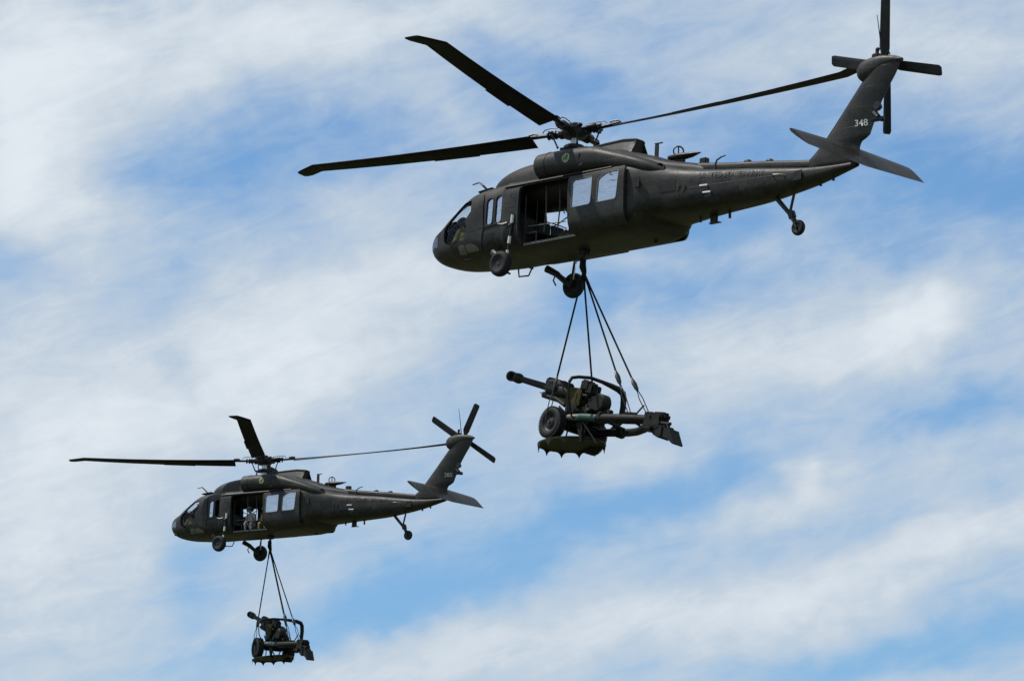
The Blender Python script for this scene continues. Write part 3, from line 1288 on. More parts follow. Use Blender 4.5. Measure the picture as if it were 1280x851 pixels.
    def a2(m):
        m.lathe([(.135, -.02), (.15, 0), (.135, .02)], None, 24, (8.30, 0, 2.17), (Vector((.75, -.66, 0)), Vector((0, 0, 1)), Vector((.66, .75, 0))))
        m.tube([(8.30, 0, 2.0), (8.30, 0, 2.32)], .02, 6)
        return m

    def loopring(m):
        fr = (Vector((.72, .69, 0)), Vector((0, 0, 1)))
        pts = [Vector((8.30, 0, 2.15)) + fr[0] * .125 * math.cos(2 * PI * k / 20) + fr[1] * .125 * math.sin(2 * PI * k / 20) for k in range(21)]
        m.tube(pts, .02, 6)
        m.tube([(8.30, 0, 1.95), (8.30, 0, 2.28)], .018, 6)
        return m

    def a3(m):
        rings = []
        for x, hw, zc, hh in ((7.95, .02, 2.02, .02), (8.05, .12, 2.01, .06), (8.4, .17, 2.0, .085), (8.7, .14, 2.0, .06), (9.03, .03, 2.01, .015)):
            rings.append(oval((x, 0, zc, hw, hh, 2), 16))
        m.loft(rings)
        m.box((8.35, 0, 1.88), (.35, .08, .22), bev=.02)
        return m

    def a4(m):
        m.box((9.18, 0, 1.76), (.22, .16, .16), bev=.02)
        return m

    def a5(m):
        m.tube([(9.78, -.30, 1.36), (9.82, -.30, 1.52), (9.86, -.30, 1.62), (10.0, -.30, 1.68), (10.14, -.30, 1.70)], [.028, .024, .022, .02, .016], 8)
        m.box((9.79, -.31, 1.40), (.16, .07, .16), bev=.02)
        return m

    def a6(m):
        for x, z in ((10.61, 1.52), (11.33, 1.43)):
            m.ball((x, 0, z), (.12, .09, .075), 14, 8)
        return m

    def a7(m):
        m.box((9.44, .15, .28), (.24, .05, .22), bev=.015)
        m.box((9.48, .15, .175), (.34, .10, .02))
        m.tube([(9.95, .15, .42), (9.96, .15, .23)], .035, 8)
        m.tube([(9.0, .15, .42), (9.0, .15, .26)], .03, 8)
        m.box((13.4, 0, .69), (.05, .05, .09))
        m.box((13.0, 0, .61), (.05, .05, .08))
        m.box((7.35, .35, .03), (.10, .05, .07))
        return m

    def wirecut(m):
        m.tube([(2.12, -.25, 1.90), (1.74, -.25, 2.22), (1.66, -.25, 2.27)], [.03, .026, .02], 6)
        m.tube([(1.69, -.25, 2.26), (1.45, -.25, 2.23)], .017, 6)
        m.box((2.10, -.30, 1.95), (.5, .35, .05), (0, R(-5), 0), .02)
        return m
    fit('blade_antenna', a1)
    fit('loop_antenna', loopring, 'black_metal')
    fit('antenna_fairing', a3)
    fit('beacon_box', a4, 'black_metal')
    fit('bent_antenna', a5)
    fit('dome_antenna', a6)
    fit('belly_antenna', a7)
    fit('wire_cutter', wirecut)

    def steps(m):
        for x, z in ((9.74, .93), (9.83, .75)):
            m.box((x, -y_at(x, z) - .012, z), (.26, .03, .045), (0, R(3), 0), .006)
        return m
    fit('foot_step', steps, 'white_mark')

    def wells(m):
        for x, z in ((9.74, .86), (9.83, .68)):
            m.box((x + .02, -y_at(x, z) - .003, z), (.26, .012, .11), (0, R(3), 0), .004)
        for x, z in ((9.02, .93), (9.18, .89)):
            m.box((x, -y_at(x, z) - .003, z), (.035, .015, .21), (0, R(25), 0), .006)
        return m
    fit('step_well', wells, 'black_metal')

    def vents(m):
        m.box((7.90, -y_at(7.90, 1.17) - .004, 1.17), (.27, .02, .27), (0, 0, R(-12)), .006)
        m.box((12.50, -y_at(12.50, .86) - .004, .84), (.34, .015, .24), (0, 0, R(-5)), .004)
        return m
    fit('access_panel', vents, 'hull_paint')

    for k, (px_, pz_, pw_, ph_) in enumerate(((8.72, 1.02, .42, .30), (9.55, .62, .50, .26), (10.55, .70, .46, .22), (11.35, .72, .40, .18), (3.62, .36, .30, .22), (2.95, .40, .34, .30), (8.35, .62, .36, .24))):
        add('access_panel', shared('ap%d' % k, lambda: side_patch(rounded([(px_ - pw_ / 2, pz_ - ph_ / 2), (px_ + pw_ / 2, pz_ - ph_ / 2 + .01), (px_ + pw_ / 2, pz_ + ph_ / 2 + .01), (px_ - pw_ / 2, pz_ + ph_ / 2)], .03, 3), -1, .009, .014, 'access_panel', 3)), 'panel_paint', hull)

    def grill(m):
        m.box((7.92, -y_at(7.92, 1.17) - .014, 1.17), (.16, .015, .18), (0, 0, R(-12)), .004)
        for k in range(3):
            m.box((12.52, -y_at(12.50, .86) - .012, .78 + k * .065), (.14, .012, .022), (0, 0, R(-5)))
        return m
    fit('vent_grille', grill, 'interior_dark')

    def rail(m):
        pts = [(11.78, .92), (11.85, .925), (12.09, .905), (12.17, .88)]
        m.tube([(x, -y_at(x, z) - (.055 if 0 < i < 3 else -.01), z) for i, (x, z) in enumerate(pts)], .018, 6)
        return m
    fit('hand_rail', rail, 'gun_worn')

    def louver(m):
        m.tube([(3.40, -1.27, .70), (3.58, -1.27, .66), (3.70, -1.24, .69)], [.03, .055, .05], 8, .7)
        m.tube([(3.76, -1.24, .62), (3.92, -1.24, .68)], [.045, .03], 8, .6)
        return m
    fit('strut_fitting', louver, 'gun_worn')

    def placards(m):
        for x, z in ((2.1, .02),):
            m.box((1.9, -y_at(1.9, .12) - .004, .10), (.26, .008, .03), bev=.002)
        m.box((3.70, -y_at(3.70, 1.42) - .004, 1.42), (.10, .01, .08), bev=.004)
        m.box((3.78, -y_at(3.78, 1.12) - .002, 1.12), (.26, .008, .02))
        return m
    fit('placard', placards, 'rim_paint')
    add('fuselage_lettering', shared('usa', lambda: wrap_text('UNITED STATES ARMY', .20, (10.55, 1.12), -.085, lambda x, z: y_at(x, z), 'fuselage_lettering', .009, .97)), 'lettering_black', hull)
    # ---- tail
    fin = add('tail_fin', shared('fin', fin_mesh), 'hull_paint', H)
    add('gearbox_fairing', shared('gbx', gearbox_mesh), 'hull_paint', fin)

    def finrail(m):
        m.tube([(13.02, -.02, 1.52), (13.5, -.02, 2.06), (14.28, -.02, 2.97)], .035, 8)
        return m
    fit('shaft_cover', finrail, 'hull_paint', fin)

    def lights(m):
        m.box((14.74, 0, 2.28), (.22, .16, .16), bev=.05)
        m.lathe([(.02, .10), (.085, .09), (.10, .02), (.10, -.02)], 'Y', 16, (14.80, -.12, 2.29))
        m.tube([(14.62, 0, 2.16), (14.76, 0, 2.02)], .08, 8)
        m.box((14.70, 0, 1.98), (.34, .13, .10), bev=.04)
        m.ball((14.88, 0, 1.97), .07, 10, 8)
        return m
    fit('tail_light', lights, 'black_metal', fin)

    def topfit(m):
        m.box((14.66, 0, 3.57), (.22, .2, .12), bev=.03)
        m.tube([(14.66, 0, 3.6), (14.66, 0, 3.72)], .045, 8)
        m.ball((14.67, 0, 3.74), .055, 10, 6)
        m.tube([(14.80, 0, 3.58), (14.74, 0, 4.0), (14.62, 0, 4.62)], [.02, .014, .009], 6)
        m.tube([(14.9, 0, 3.52), (15.02, .0, 3.66), (15.06, 0, 3.55)], .02, 6)
        return m
    fit('whip_antenna', topfit, 'black_metal', fin)

    def fsurf(x, z):
        return fin_y(x, z)
    add('fin_number', shared('num' + number, lambda: wrap_text(number, .225, (14.30, 1.93), -.03, fsurf, 'fin_number', .004, 1.10)), num_mat, fin)

    def numplate(m):
        return m
    add('stabilator', shared('stab', stab_mesh), 'hull_paint', H)

    def stabmark(m):
        m.box((13.98, -2.0, 1.29), (.05, .18, .012), (0, R(44), R(60)))
        m.box((14.10, 2.02, 1.27), (.05, .16, .012), (0, R(44), R(-60)))
        return m
    # tail rotor
    tr = add('tail_rotor', shared('trh', lambda: MB().lathe([(.02, .14), (.07, .12), (.10, .06), (.13, .03), (.13, -.05), (.08, -.08), (.08, -.36)], 'Z', 20).mesh('tail_rotor')), 'black_metal', H)
    n = Vector((0, math.cos(R(20)), math.sin(R(20))))
    u = Vector((1, 0, 0))
    v = n.cross(u)
    M0 = Matrix((u, v, n)).transposed().to_4x4()
    M0.translation = Vector((14.66, .36, 3.42))
    tr.matrix_local = M0 @ Matrix.Rotation(R(tail_phase), 4, 'Z')
    for k in range(4):
        add('tail_rotor_blade', shared('trb', tail_blade_mesh), 'blade_tip', tr, Matrix.Rotation(PI / 2 * k, 4, 'Z'))
    # ---- main rotor
    add('rotor_mast', shared('mast', mast_mesh), 'steel', H, Matrix.Translation((4.73, 0, 0)))
    add('swashplate', shared('swash', swash_mesh), 'black_metal', H, Matrix.Translation((4.73, 0, 0)))
    hub = add('rotor_hub', shared('hub', hub_mesh), 'black_metal', H, Matrix.Translation((4.73, 0, 3.175)) @ Matrix.Rotation(R(-2), 4, 'Y') @ Matrix.Rotation(R(az0), 4, 'Z'))
    add('hub_cap', shared('hubcap', cap_mesh), 'black_metal', hub)
    for k, fl in enumerate(blades):
        M = Matrix.Translation((4.73, 0, 3.175)) @ Matrix.Rotation(R(az0 + 90 * k), 4, 'Z') @ Matrix.Rotation(R(-fl), 4, 'Y')
        bl = add('main_rotor_blade', shared('mrb', blade_mesh), 'blade_paint', H, M)
        add('blade_cuff', shared('cuff', cuff_mesh), 'black_metal', bl)
        add('deice_hose', shared('hose', hose_mesh), 'black_metal', bl)
        add('pitch_link', shared('plink', link_mesh), 'black_metal', bl)
    # ---- landing gear
    ty, rm = wheel_meshes(.33, .25, 'main')
    for s_ in (-1, 1):
        zc = -.39

        def gear(m):
            m.tube([(3.66, s_ * 1.19, .02), (3.66, s_ * 1.20, -.30)], .05, 10)
            return m

        def strut():
            m = MB()
            m.tube([(3.87, s_ * 1.215, .92), (3.77, s_ * 1.225, .22)], .034, 12)
            m.tube([(3.77, s_ * 1.225, .22), (3.70, s_ * 1.20, -.34)], .032, 12)
            m.box((3.66, s_ * 1.20, zc), (.16, .14, .16), bev=.03)
            m.tube([(3.64, s_ * 1.12, zc), (3.64, s_ * 1.36, zc)], .05, 10)
            return m.mesh('main_gear')
        g = add('main_gear', shared('gear%d' % s_, strut), 'trim_paint', H)

        def beam():
            m = MB()
            m.tube([(3.02, s_ * .98, .06), (3.30, s_ * 1.08, -.10), (3.60, s_ * 1.17, zc)], [.10, .085, .06], 10)
            m.tube([(3.20, s_ * 1.02, .03), (3.52, s_ * 1.18, -.24)], .03, 8)
            m.tube([(3.26, s_ * 1.05, -.16), (3.20, s_ * 1.06, -.26), (3.28, s_ * 1.08, -.40)], .022, 6)
            m.tube([(3.26, s_ * 1.05, -.16), (3.36, s_ * 1.06, -.17)], .022, 6)
            return m.mesh('drag_beam')
        add('drag_beam', shared('beam%d' % s_, beam), 'trim_paint', g)

        def bands():
            m = MB()
            y = s_ * 1.235
            m.tube([(3.865, y, .88), (3.845, y, .67)], .042, 12)
            m.tube([(3.80, y, .33), (3.775, y, .15)], .042, 12)
            if s_ < 0:
                m.tube([(3.745, y, -.02), (3.735, y, -.12)], .038, 12)
            else:
                m.tube([(3.745, y, .06), (3.715, y, -.27)], .040, 12)
            return m.mesh('oleo_band')
        pieces('oleo_band', 'bands%d' % s_, bands, 'white_mark', g)
        M = Matrix.Translation((3.64, s_ * 1.36, zc)) @ (Matrix.Rotation(PI, 4, 'Z') if s_ > 0 else Matrix.Identity(4))
        add('tyre', ty, 'rubber', g, M)
        add('wheel_rim', rm, 'rim_paint', g, M)

    def tstrut():
        m = MB()
        m.tube([(11.60, 0, .46), (12.02, 0, .03), (12.16, 0, -.12), (12.33, 0, -.34)], [.06, .055, .06, .04], 10)
        m.tube([(12.16, 0, .50), (12.04, 0, .02)], .035, 8)
        m.tube([(12.00, 0, .02), (12.06, 0, -.12)], .03, 8)
        m.box((12.15, 0, -.02), (.10, .14, .22), (0, R(-20), 0), .03)
        for y in (-.09, .09):
            m.tube([(12.18, y, -.16), (12.33, y, -.38)], .026, 8)
        m.tube([(12.33, -.11, -.38), (12.33, .11, -.38)], .03, 8)
        return m.mesh('tail_gear')
    tg = add('tail_gear', shared('tgear', tstrut), 'trim_paint', H)
    ty2, rm2 = wheel_meshes(.195, .14, 'tail')
    M = Matrix.Translation((12.33, 0, -.38))
    add('tyre', ty2, 'rubber', tg, M)
    add('wheel_rim', rm2, 'rim_paint', tg, M)

    def hookm():
        m = MB()
        m.box((5.24, 0, -.02), (.26, .20, .16), bev=.03)
        m.tube([(5.24, 0, -.08), (5.25, 0, -.19), (5.20, 0, -.25), (5.15, 0, -.19)], .035, 8)
        return m.mesh('cargo_hook')
    add('cargo_hook', shared('hook', hookm), 'black_metal', H)

    def belly(m):
        m.tube([(2.25, .75, .10), (2.28, .75, -.10), (2.62, .75, -.12), (2.72, .75, .06)], .022, 6)
        m.tube([(1.9, .55, .06), (2.1, .60, -.03)], .03, 6)
        return m
    fit('tow_loop', belly, 'black_metal')
    return H


# ------------------------------------------------------------------ poses (yaw, pitch, roll, nose position) found from the photograph's geometry
def pose(yaw, pitch, roll, x, y, z):
    return Matrix.Translation((x, y, z)) @ Matrix.Rotation(yaw, 4, 'Z') @ Matrix.Rotation(pitch, 4, 'Y') @ Matrix.Rotation(roll, 4, 'X')


POSE_NEAR = pose(-.756474, .008284, -.056571, -1.98703, 143.75693, 31.26766)
POSE_FAR = pose(-.628191, .030924, -.022490, -14.14128, 233.78602, 38.50898)
GUN_NEAR = pose(-.861449, 0, -.140785, 1.48804, 140.18184, 26.70950)
GUN_FAR = pose(-1.136112, 0, -.035426, -9.78989, 230.77734, 33.74329)

# ------------------------------------------------------------------ ground (below the frame; it throws green light up at the bellies)
gm = MB()
N = 24
gv = [[gm.b.verts.new((-12000 + 24000 * i / N, -12000 + 24000 * j / N, 0)) for j in range(N + 1)] for i in range(N + 1)]
for i in range(N):
    for j in range(N):
        gm.face((gv[i][j], gv[i + 1][j], gv[i + 1][j + 1], gv[i][j + 1]))
g = add('ground', gm.mesh('ground'), 'grass')
g['kind'] = 'structure'

# ------------------------------------------------------------------ helicopters
GRP = 'helicopters flying with slung howitzers'
helicopter(POSE_NEAR, 'larger nearer dark helicopter with white 348 on its tail fin', '348', 'number_paint', -163, (2.2 - 4.6, 2.2, 6.7, 1.6), 15, False, GRP)
helicopter(POSE_FAR, 'smaller lower dark helicopter at left with faded 385 on its fin', '385', 'faded_number_paint', -147, (-.8, 2.9, 7.0, 2.0), 37, True, GRP)
# ------------------------------------------------------------------ howitzers
def gun_tyre():
    m = MB()
    r, w = .41, .27
    half = [(.50, .26), (.53, .38), (.60, .47), (.70, .525), (.80, .53), (.88, .49), (.94, .42), (.975, .33), (.985, .0)]
    pr = [(r * a, -w * c) for a, c in half] + [(r * a, w * c) for a, c in reversed(half[:-1])]
    m.lathe(pr, 'Y', 48)
    for k in range(52):
        a = 2 * PI * k / 52
        for s_ in (-1, 1):
            b = a + (PI / 52 if s_ > 0 else 0)
            rot = Matrix.Rotation(-b, 4, 'Y')
            m.box(rot @ Vector((r - .014, s_ * .062, 0)), (.036, .120, .026), rot @ Matrix.Rotation(s_ * .35, 4, 'X'))
    return m.mesh('tyre', 50)


def gun_rim():
    m = MB()
    r, w = .41, .25
    m.lathe([(.02, -.15), (.05, -.15), (.06, -.11), (.11, -.10), (.13, -.055), (r * .42, -.045), (r * .50, -.09), (r * .56, -.10), (r * .56, .10), (r * .5, .09), (r * .42, .04), (.1, .05), (.02, .08)], 'Y', 32)
    for k in range(6):
        a = 2 * PI * k / 6
        m.lathe([(.0, -.025), (.016, -.022), (.016, 0)], 'Y', 6, (.095 * math.cos(a), -.09, .095 * math.sin(a)))
    return m.mesh('wheel_rim')


def along(p, d, up=Vector((0, 1, 0))):
    """frame for a lathe along direction d"""
    d = Vector(d).normalized()
    e1 = d.cross(up).normalized()
    return (e1, up, d)


BAR = Vector((1.66, 0, -.57)).normalized()
MUZ = Vector((-2.65, 0, 1.765))


def bar_at(t):
    return MUZ + BAR * t


def howitzer(mtx, label, group):
    G = thing('howitzer', label, 'howitzer', mtx, group)
    fr = along_bar()

    def part(name, fn, mat, parent=G, M=None):
        return pieces(name, 'gun_' + name + fn.__name__, lambda: fn(MB()).mesh(name), mat, parent, M)

    def barrel(m):
        m.lathe([(.078, .44), (.082, .8), (.090, 1.6), (.105, 2.2), (.11, 3.0), (.13, 3.05), (.13, 3.5)], None, 24, MUZ, fr)
        return m
    b = part('barrel', barrel, 'gun_dark')

    def brake(m):
        m.lathe([(.058, 0), (.125, 0), (.132, .02), (.132, .09), (.12, .11), (.058, .11)], None, 24, MUZ, fr)
        m.lathe([(.06, .30), (.128, .30), (.132, .32), (.132, .42), (.10, .50), (.08, .56)], None, 24, MUZ, fr)
        for a in (90, 270):
            c = MUZ + BAR * .205 + fr[0] * .095 * math.sin(R(a))
            rot = Matrix((fr[0], fr[1], fr[2])).transposed().to_4x4()
            m.box(c, (.045, .17, .22), rot, .01)
        return m
    part('muzzle_brake', brake, 'gun_dark', b)

    def cradle(m):
        m.lathe([(.10, 1.72), (.17, 1.74), (.19, 1.80), (.19, 2.50), (.16, 2.56), (.16, 3.3), (.10, 3.34)], None, 24, MUZ, fr)
        m.box(bar_at(2.3) - fr[0] * 0 + Vector((0, 0, -.22)), (1.5, .26, .16), (0, R(19), 0), .03)
        m.box(bar_at(2.05) + Vector((0, 0, .02)), (.5, .44, .20), (0, R(19), 0), .04)
        return m
    c = part('cradle', cradle, 'gun_dark')

    def recup(m):
        o = Vector((0, -.03, .155))
        m.lathe([(.04, 1.72), (.12, 1.73), (.125, 1.78), (.125, 2.62), (.10, 2.66), (.03, 2.67)], None, 20, MUZ + o, fr)
        m.lathe([(.09, 2.3), (.135, 2.31), (.135, 2.35), (.09, 2.36)], None, 20, MUZ + o, fr)
        m.lathe([(.09, 1.95), (.135, 1.96), (.135, 2.0), (.09, 2.01)], None, 20, MUZ + o, fr)
        return m
    part('recuperator', recup, 'gun_dark', c)

    def rail(m):
        m.tube([(-1.10, -.12, 1.00), (-.55, -.12, .82), (-.20, -.12, .60)], [.035, .06, .06], 8)
        m.box((-1.02, -.12, 1.00), (.16, .10, .09), (0, R(19), 0), .02)
        m.tube([(-1.24, -.12, 1.08), (-1.0, -.12, 1.05)], .012, 6)
        return m
    part('travel_lock', rail, 'gun_dark', c)

    def panel(m):
        m.box((.38, -.36, .66), (.56, .06, .50), (0, R(12), 0), .05)
        m.box((.36, -.30, .64), (.50, .22, .44), (0, R(12), 0), .08)
        m.box((.32, -.18, .86), (.60, .36, .12), (0, R(14), 0), .04)
        return m
    part('canvas_cover', panel, 'gun_canvas')

    def breech(m):
        m.box(bar_at(3.55), (.42, .38, .40), (0, R(19), 0), .05)
        m.box(bar_at(3.80) + Vector((0, .05, .05)), (.22, .22, .26), (0, R(19), 0), .03)
        m.box(bar_at(3.40) + Vector((.0, -.22, -.12)), (.36, .16, .20), (0, R(19), 0), .04)
        m.tube([bar_at(3.3) + Vector((0, -.3, .05)), bar_at(3.75) + Vector((0, -.34, .08))], .04, 8)
        return m
    br = part('breech', breech, 'gun_dark')

    def drum(m):
        m.lathe([(.03, -.15), (.20, -.15), (.24, -.11), (.24, .11), (.20, .15), (.03, .15)], 'Y', 28, (1.30, -.2, .40))
        m.box((1.05, -.15, .36), (.40, .34, .34), bev=.06)
        return m
    part('balance_drum', drum, 'gun_dark', br)

    def stub(m):
        m.tube([(1.35, -.2, .22), (1.70, -.2, .13)], .055, 8)
        m.box((1.66, -.2, .13), (.14, .12, .12), (0, R(18), 0), .02)
        return m
    part('hand_crank', stub, 'gun_dark', br)

    def sight(m):
        m.box((.66, -.16, .96), (.34, .26, .26), (0, R(14), 0), .04)
        m.box((.82, -.16, .86), (.30, .22, .30), (0, R(14), 0), .04)
        m.box((.56, -.16, 1.07), (.20, .18, .14), (0, R(14), 0), .04)
        m.box((.70, -.16, .70), (.10, .12, .30), bev=.02)
        m.box((1.14, -.2, .68), (.07, .10, .36), (0, R(10), 0), .02)
        m.box((1.05, -.2, .58), (.24, .12, .10), bev=.02)
        return m
    part('gun_sight', sight, 'gun_dark')

    def saddle(m):
        m.box((.55, 0, .26), (1.10, .60, .44), (0, R(7), 0), .07)
        m.box((.25, 0, .10), (.60, .90, .30), bev=.06)
        m.lathe([(.05, -.42), (.22, -.40), (.22, -.30), (.05, -.28)], 'Y', 20, (.36, 0, .40))
        m.lathe([(.05, .28), (.22, .30), (.22, .40), (.05, .42)], 'Y', 20, (.36, 0, .40))
        for k in range(5):
            m.box((.1 + k * .24, -.38 - .02 * (k % 2), .16 + .05 * (k % 3)), (.14, .12, .14), (.3 * k, .4 * k, 0), .02)
        m.tube([(-.2, -.3, .52), (.1, -.36, .30), (.5, -.36, .14)], .028, 8)
        m.tube([(.9, -.34, .40), (1.0, -.38, .1)], .03, 8)
        return m
    part('saddle', saddle, 'gun_dark')

    def axle(m):
        m.tube([(0, -.62, 0), (0, .62, 0)], .065, 12)
        m.box((.06, 0, -.01), (.22, .8, .20), bev=.04)
        for s_ in (-1, 1):
            m.tube([(0, s_ * .5, 0), (.24, s_ * .5, -.03), (.42, s_ * .48, .05)], .08, 10)
            m.lathe([(.13, -.05), (.15, -.03), (.15, .04), (.1, .06)], 'Y', 18, (0, s_ * .53, 0))
        return m
    ax = part('axle', axle, 'gun_dark')
    for s_ in (-1, 1):
        M = Matrix.Translation((.07, s_ * .68, -.05 - .05 * (s_ > 0))) @ (Matrix.Rotation(PI, 4, 'Z') if s_ > 0 else Matrix.Identity(4))
        w = add('wheel', shared('gun_rim', gun_rim), 'rim_paint', G, M)
        add('tyre', shared('gun_tyre', gun_tyre), 'rubber', w)

    def near_leg(m):
        m.tube([(1.55, -.50, -.08), (1.85, -.49, -.13), (2.42, -.28, -.17), (2.95, -.04, -.20)], [.105, .12, .125, .12], 14)
        m.tube([(.12, -.5, .05), (.47, -.52, .08)], .085, 14)
        m.box((2.05, -.44, -.21), (.34, .14, .10), (0, R(6), R(18)), .03)
        m.box((1.70, -.50, -.06), (.16, .22, .22), (0, R(6), 0), .03)
        m.box((2.50, -.24, -.04), (.34, .12, .08), (0, R(6), R(22)), .02)
        return m
    t = part('trail', near_leg, 'gun_dark')
    
    def worn(m):
        return m.tube([(.44, -.52, .085), (.95, -.535, .018)], [.078, .088], 14)

    def painted(m):
        return m.tube([(.93, -.535, .02), (1.1, -.53, .0), (1.57, -.50, -.085)], .093, 14)
    part('worn_sleeve', worn, 'gun_worn', t)
    part('painted_sleeve', painted, 'gun_green', t)

    def far_leg(m):
        m.tube([(.10, .5, .03), (.5, .52, -.05), (.84, .50, -.10), (1.3, .49, -.17), (1.75, .43, -.24), (2.15, .32, -.30), (2.55, .18, -.33), (2.92, .05, -.34)], .10, 14)
        m.box((1.32, .49, -.17), (.16, .25, .26), bev=.03)
        m.tube([(1.50, .46, -.12), (1.62, -.46, -.10)], .04, 8)
        m.tube([(2.5, .2, -.28), (2.5, -.25, -.18)], .03, 8)
        return m
    part('trail', far_leg, 'gun_dark')

    def rear(m):
        m.box((3.20, 0, -.26), (.66, .34, .40), (0, R(10), 0), .05)
        m.box((3.38, 0, -.17), (.46, .30, .20), (0, R(10), 0), .06)
        m.lathe([(.03, -.20), (.13, -.19), (.13, .19), (.03, .20)], 'Y', 20, (3.40, 0, -.40))
        m.box((3.05, 0, -.10), (.30, .34, .14), (0, R(10), 0), .03)
        m.tube([(3.5, -.1, -.38), (3.86, -.1, -.45)], .045, 8)
        m.box((3.12, -.10, -.47), (.42, .36, .12), (0, R(10), 0), .03)
        for x, z in ((3.15, -.17), (3.38, -.42), (3.12, -.40)):
            m.lathe([(.0, -.03), (.04, -.025), (.04, .0)], 'Y', 8, (x, -.175, z))
        return m
    rb = part('trail_coupling', rear, 'gun_dark')

    def spade(m):
        for y0, y1, sh in ((-.30, .30, 0),):
            m.prism([(3.12, -.42), (3.62, -.46), (3.64, -.70), (3.50, -.76), (3.36, -.68), (3.20, -.54)], y0 * .6, y1 * .6)
            m.prism([(3.60, -.50), (3.70, -.47), (3.76, -.55), (3.92, -.59), (3.95, -.66), (4.12, -.99), (4.07, -1.0), (3.86, -.84), (3.62, -.75)], -.17, .15)
        m.tube([(3.66, -.19, -.50), (3.64, -.19, -.75)], .018, 6)
        m.tube([(3.72, -.15, -.54), (3.78, -.15, -.46), (3.85, -.15, -.55)], .02, 6)
        return m
    part('spade', spade, 'gun_dark', rb)

    def disc(m):
        m.lathe([(.0, .02), (.30, .035), (.80, .045), (.86, .02), (.86, -.025), (.83, -.035), (.78, -.012), (.30, -.03), (.0, -.03)], 'Z', 60)
        m.lathe([(.0, .03), (.20, .05), (.20, .12), (.0, .13)], 'Z', 20)
        return m
    DM = Matrix.Translation((.08, 0, -.43)) @ Matrix.Rotation(R(-1.5), 4, 'Y') @ Matrix.Rotation(R(6), 4, 'X')
    d = part('firing_platform', disc, 'gun_olive', G, DM)

    def tooth(m):
        # curved web either side of a spike, bent round the rim
        n = 14
        a0 = 2 * PI / 12
        out, inn = [], []
        rings = []
        for k in range(n + 1):
            a = -a0 / 2 + a0 * k / n
            q = abs(a) / (a0 / 2)
            h = .004 + .145 * (1 - q) ** 4.2
            rings.append([(r * math.cos(a), r * math.sin(a), z) for r, z in ((.845, -.01), (.862, -.01), (.858, -.028 - h), (.848, -.028 - h))])
        m.loft(rings)
        return m
    for k in range(12):
        part('platform_tooth', tooth, 'gun_olive', d, Matrix.Rotation(2 * PI * (k + .2) / 12, 4, 'Z'))

    def strut_a(m):
        m.tube([(.99, -.50, -.12), (1.02, -.50, -.62)], .03, 8)
        m.tube([(1.06, -.54, -.12), (1.50, -.40, -.70)], .024, 8)
        m.tube([(.45, -.45, -.02), (.30, -.42, -.48)], .02, 8)
        m.prism([(.70, -.06), (1.15, -.10), (1.02, -.60), (.95, -.60)], -.47, -.44)
        return m
    part('platform_strut', strut_a, 'gun_dark')

    def strut_b(m):
        m.tube([(.4, .45, -.05), (.30, .45, -.48)], .026, 8)
        m.tube([(.75, .48, -.10), (.45, .45, -.52)], .024, 8)
        m.tube([(-.1, .40, -.05), (-.45, .35, -.40)], .024, 8)
        return m
    part('platform_strut', strut_b, 'gun_dark')

    def hoop(m):
        pts = [(1.02, -1.08, .78), (1.03, -1.02, .90), (1.03, -.80, .98), (1.08, -.45, 1.04), (1.00, .0, 1.065), (.93, .35, 1.07), (.87, .65, 1.065), (.82, .86, 1.02), (.79, .93, .92), (.78, .95, .70), (.76, .93, .30), (.74, .70, .02), (.72, .52, -.08)]
        m.tube(pts, [.040, .042, .042, .044, .048, .066, .078, .082, .080, .078, .074, .07, .07], 12)
        m.tube([(1.02, -1.08, .80), (1.0, -1.03, .35), (.85, -.75, .0), (.78, -.56, .02)], .022, 8)
        return m
    part('lifting_hoop', hoop, 'gun_dark')
    return G


def along_bar():
    up = Vector((0, 1, 0))
    e1 = BAR.cross(up).normalized()
    return (e1, up, BAR)


howitzer(GUN_NEAR, 'larger howitzer slung below the nearer helicopter with its long barrel in side view', 'howitzers hanging in slings')
howitzer(GUN_FAR, 'smaller foreshortened howitzer slung below the left helicopter near the bottom of the photo', 'howitzers hanging in slings')


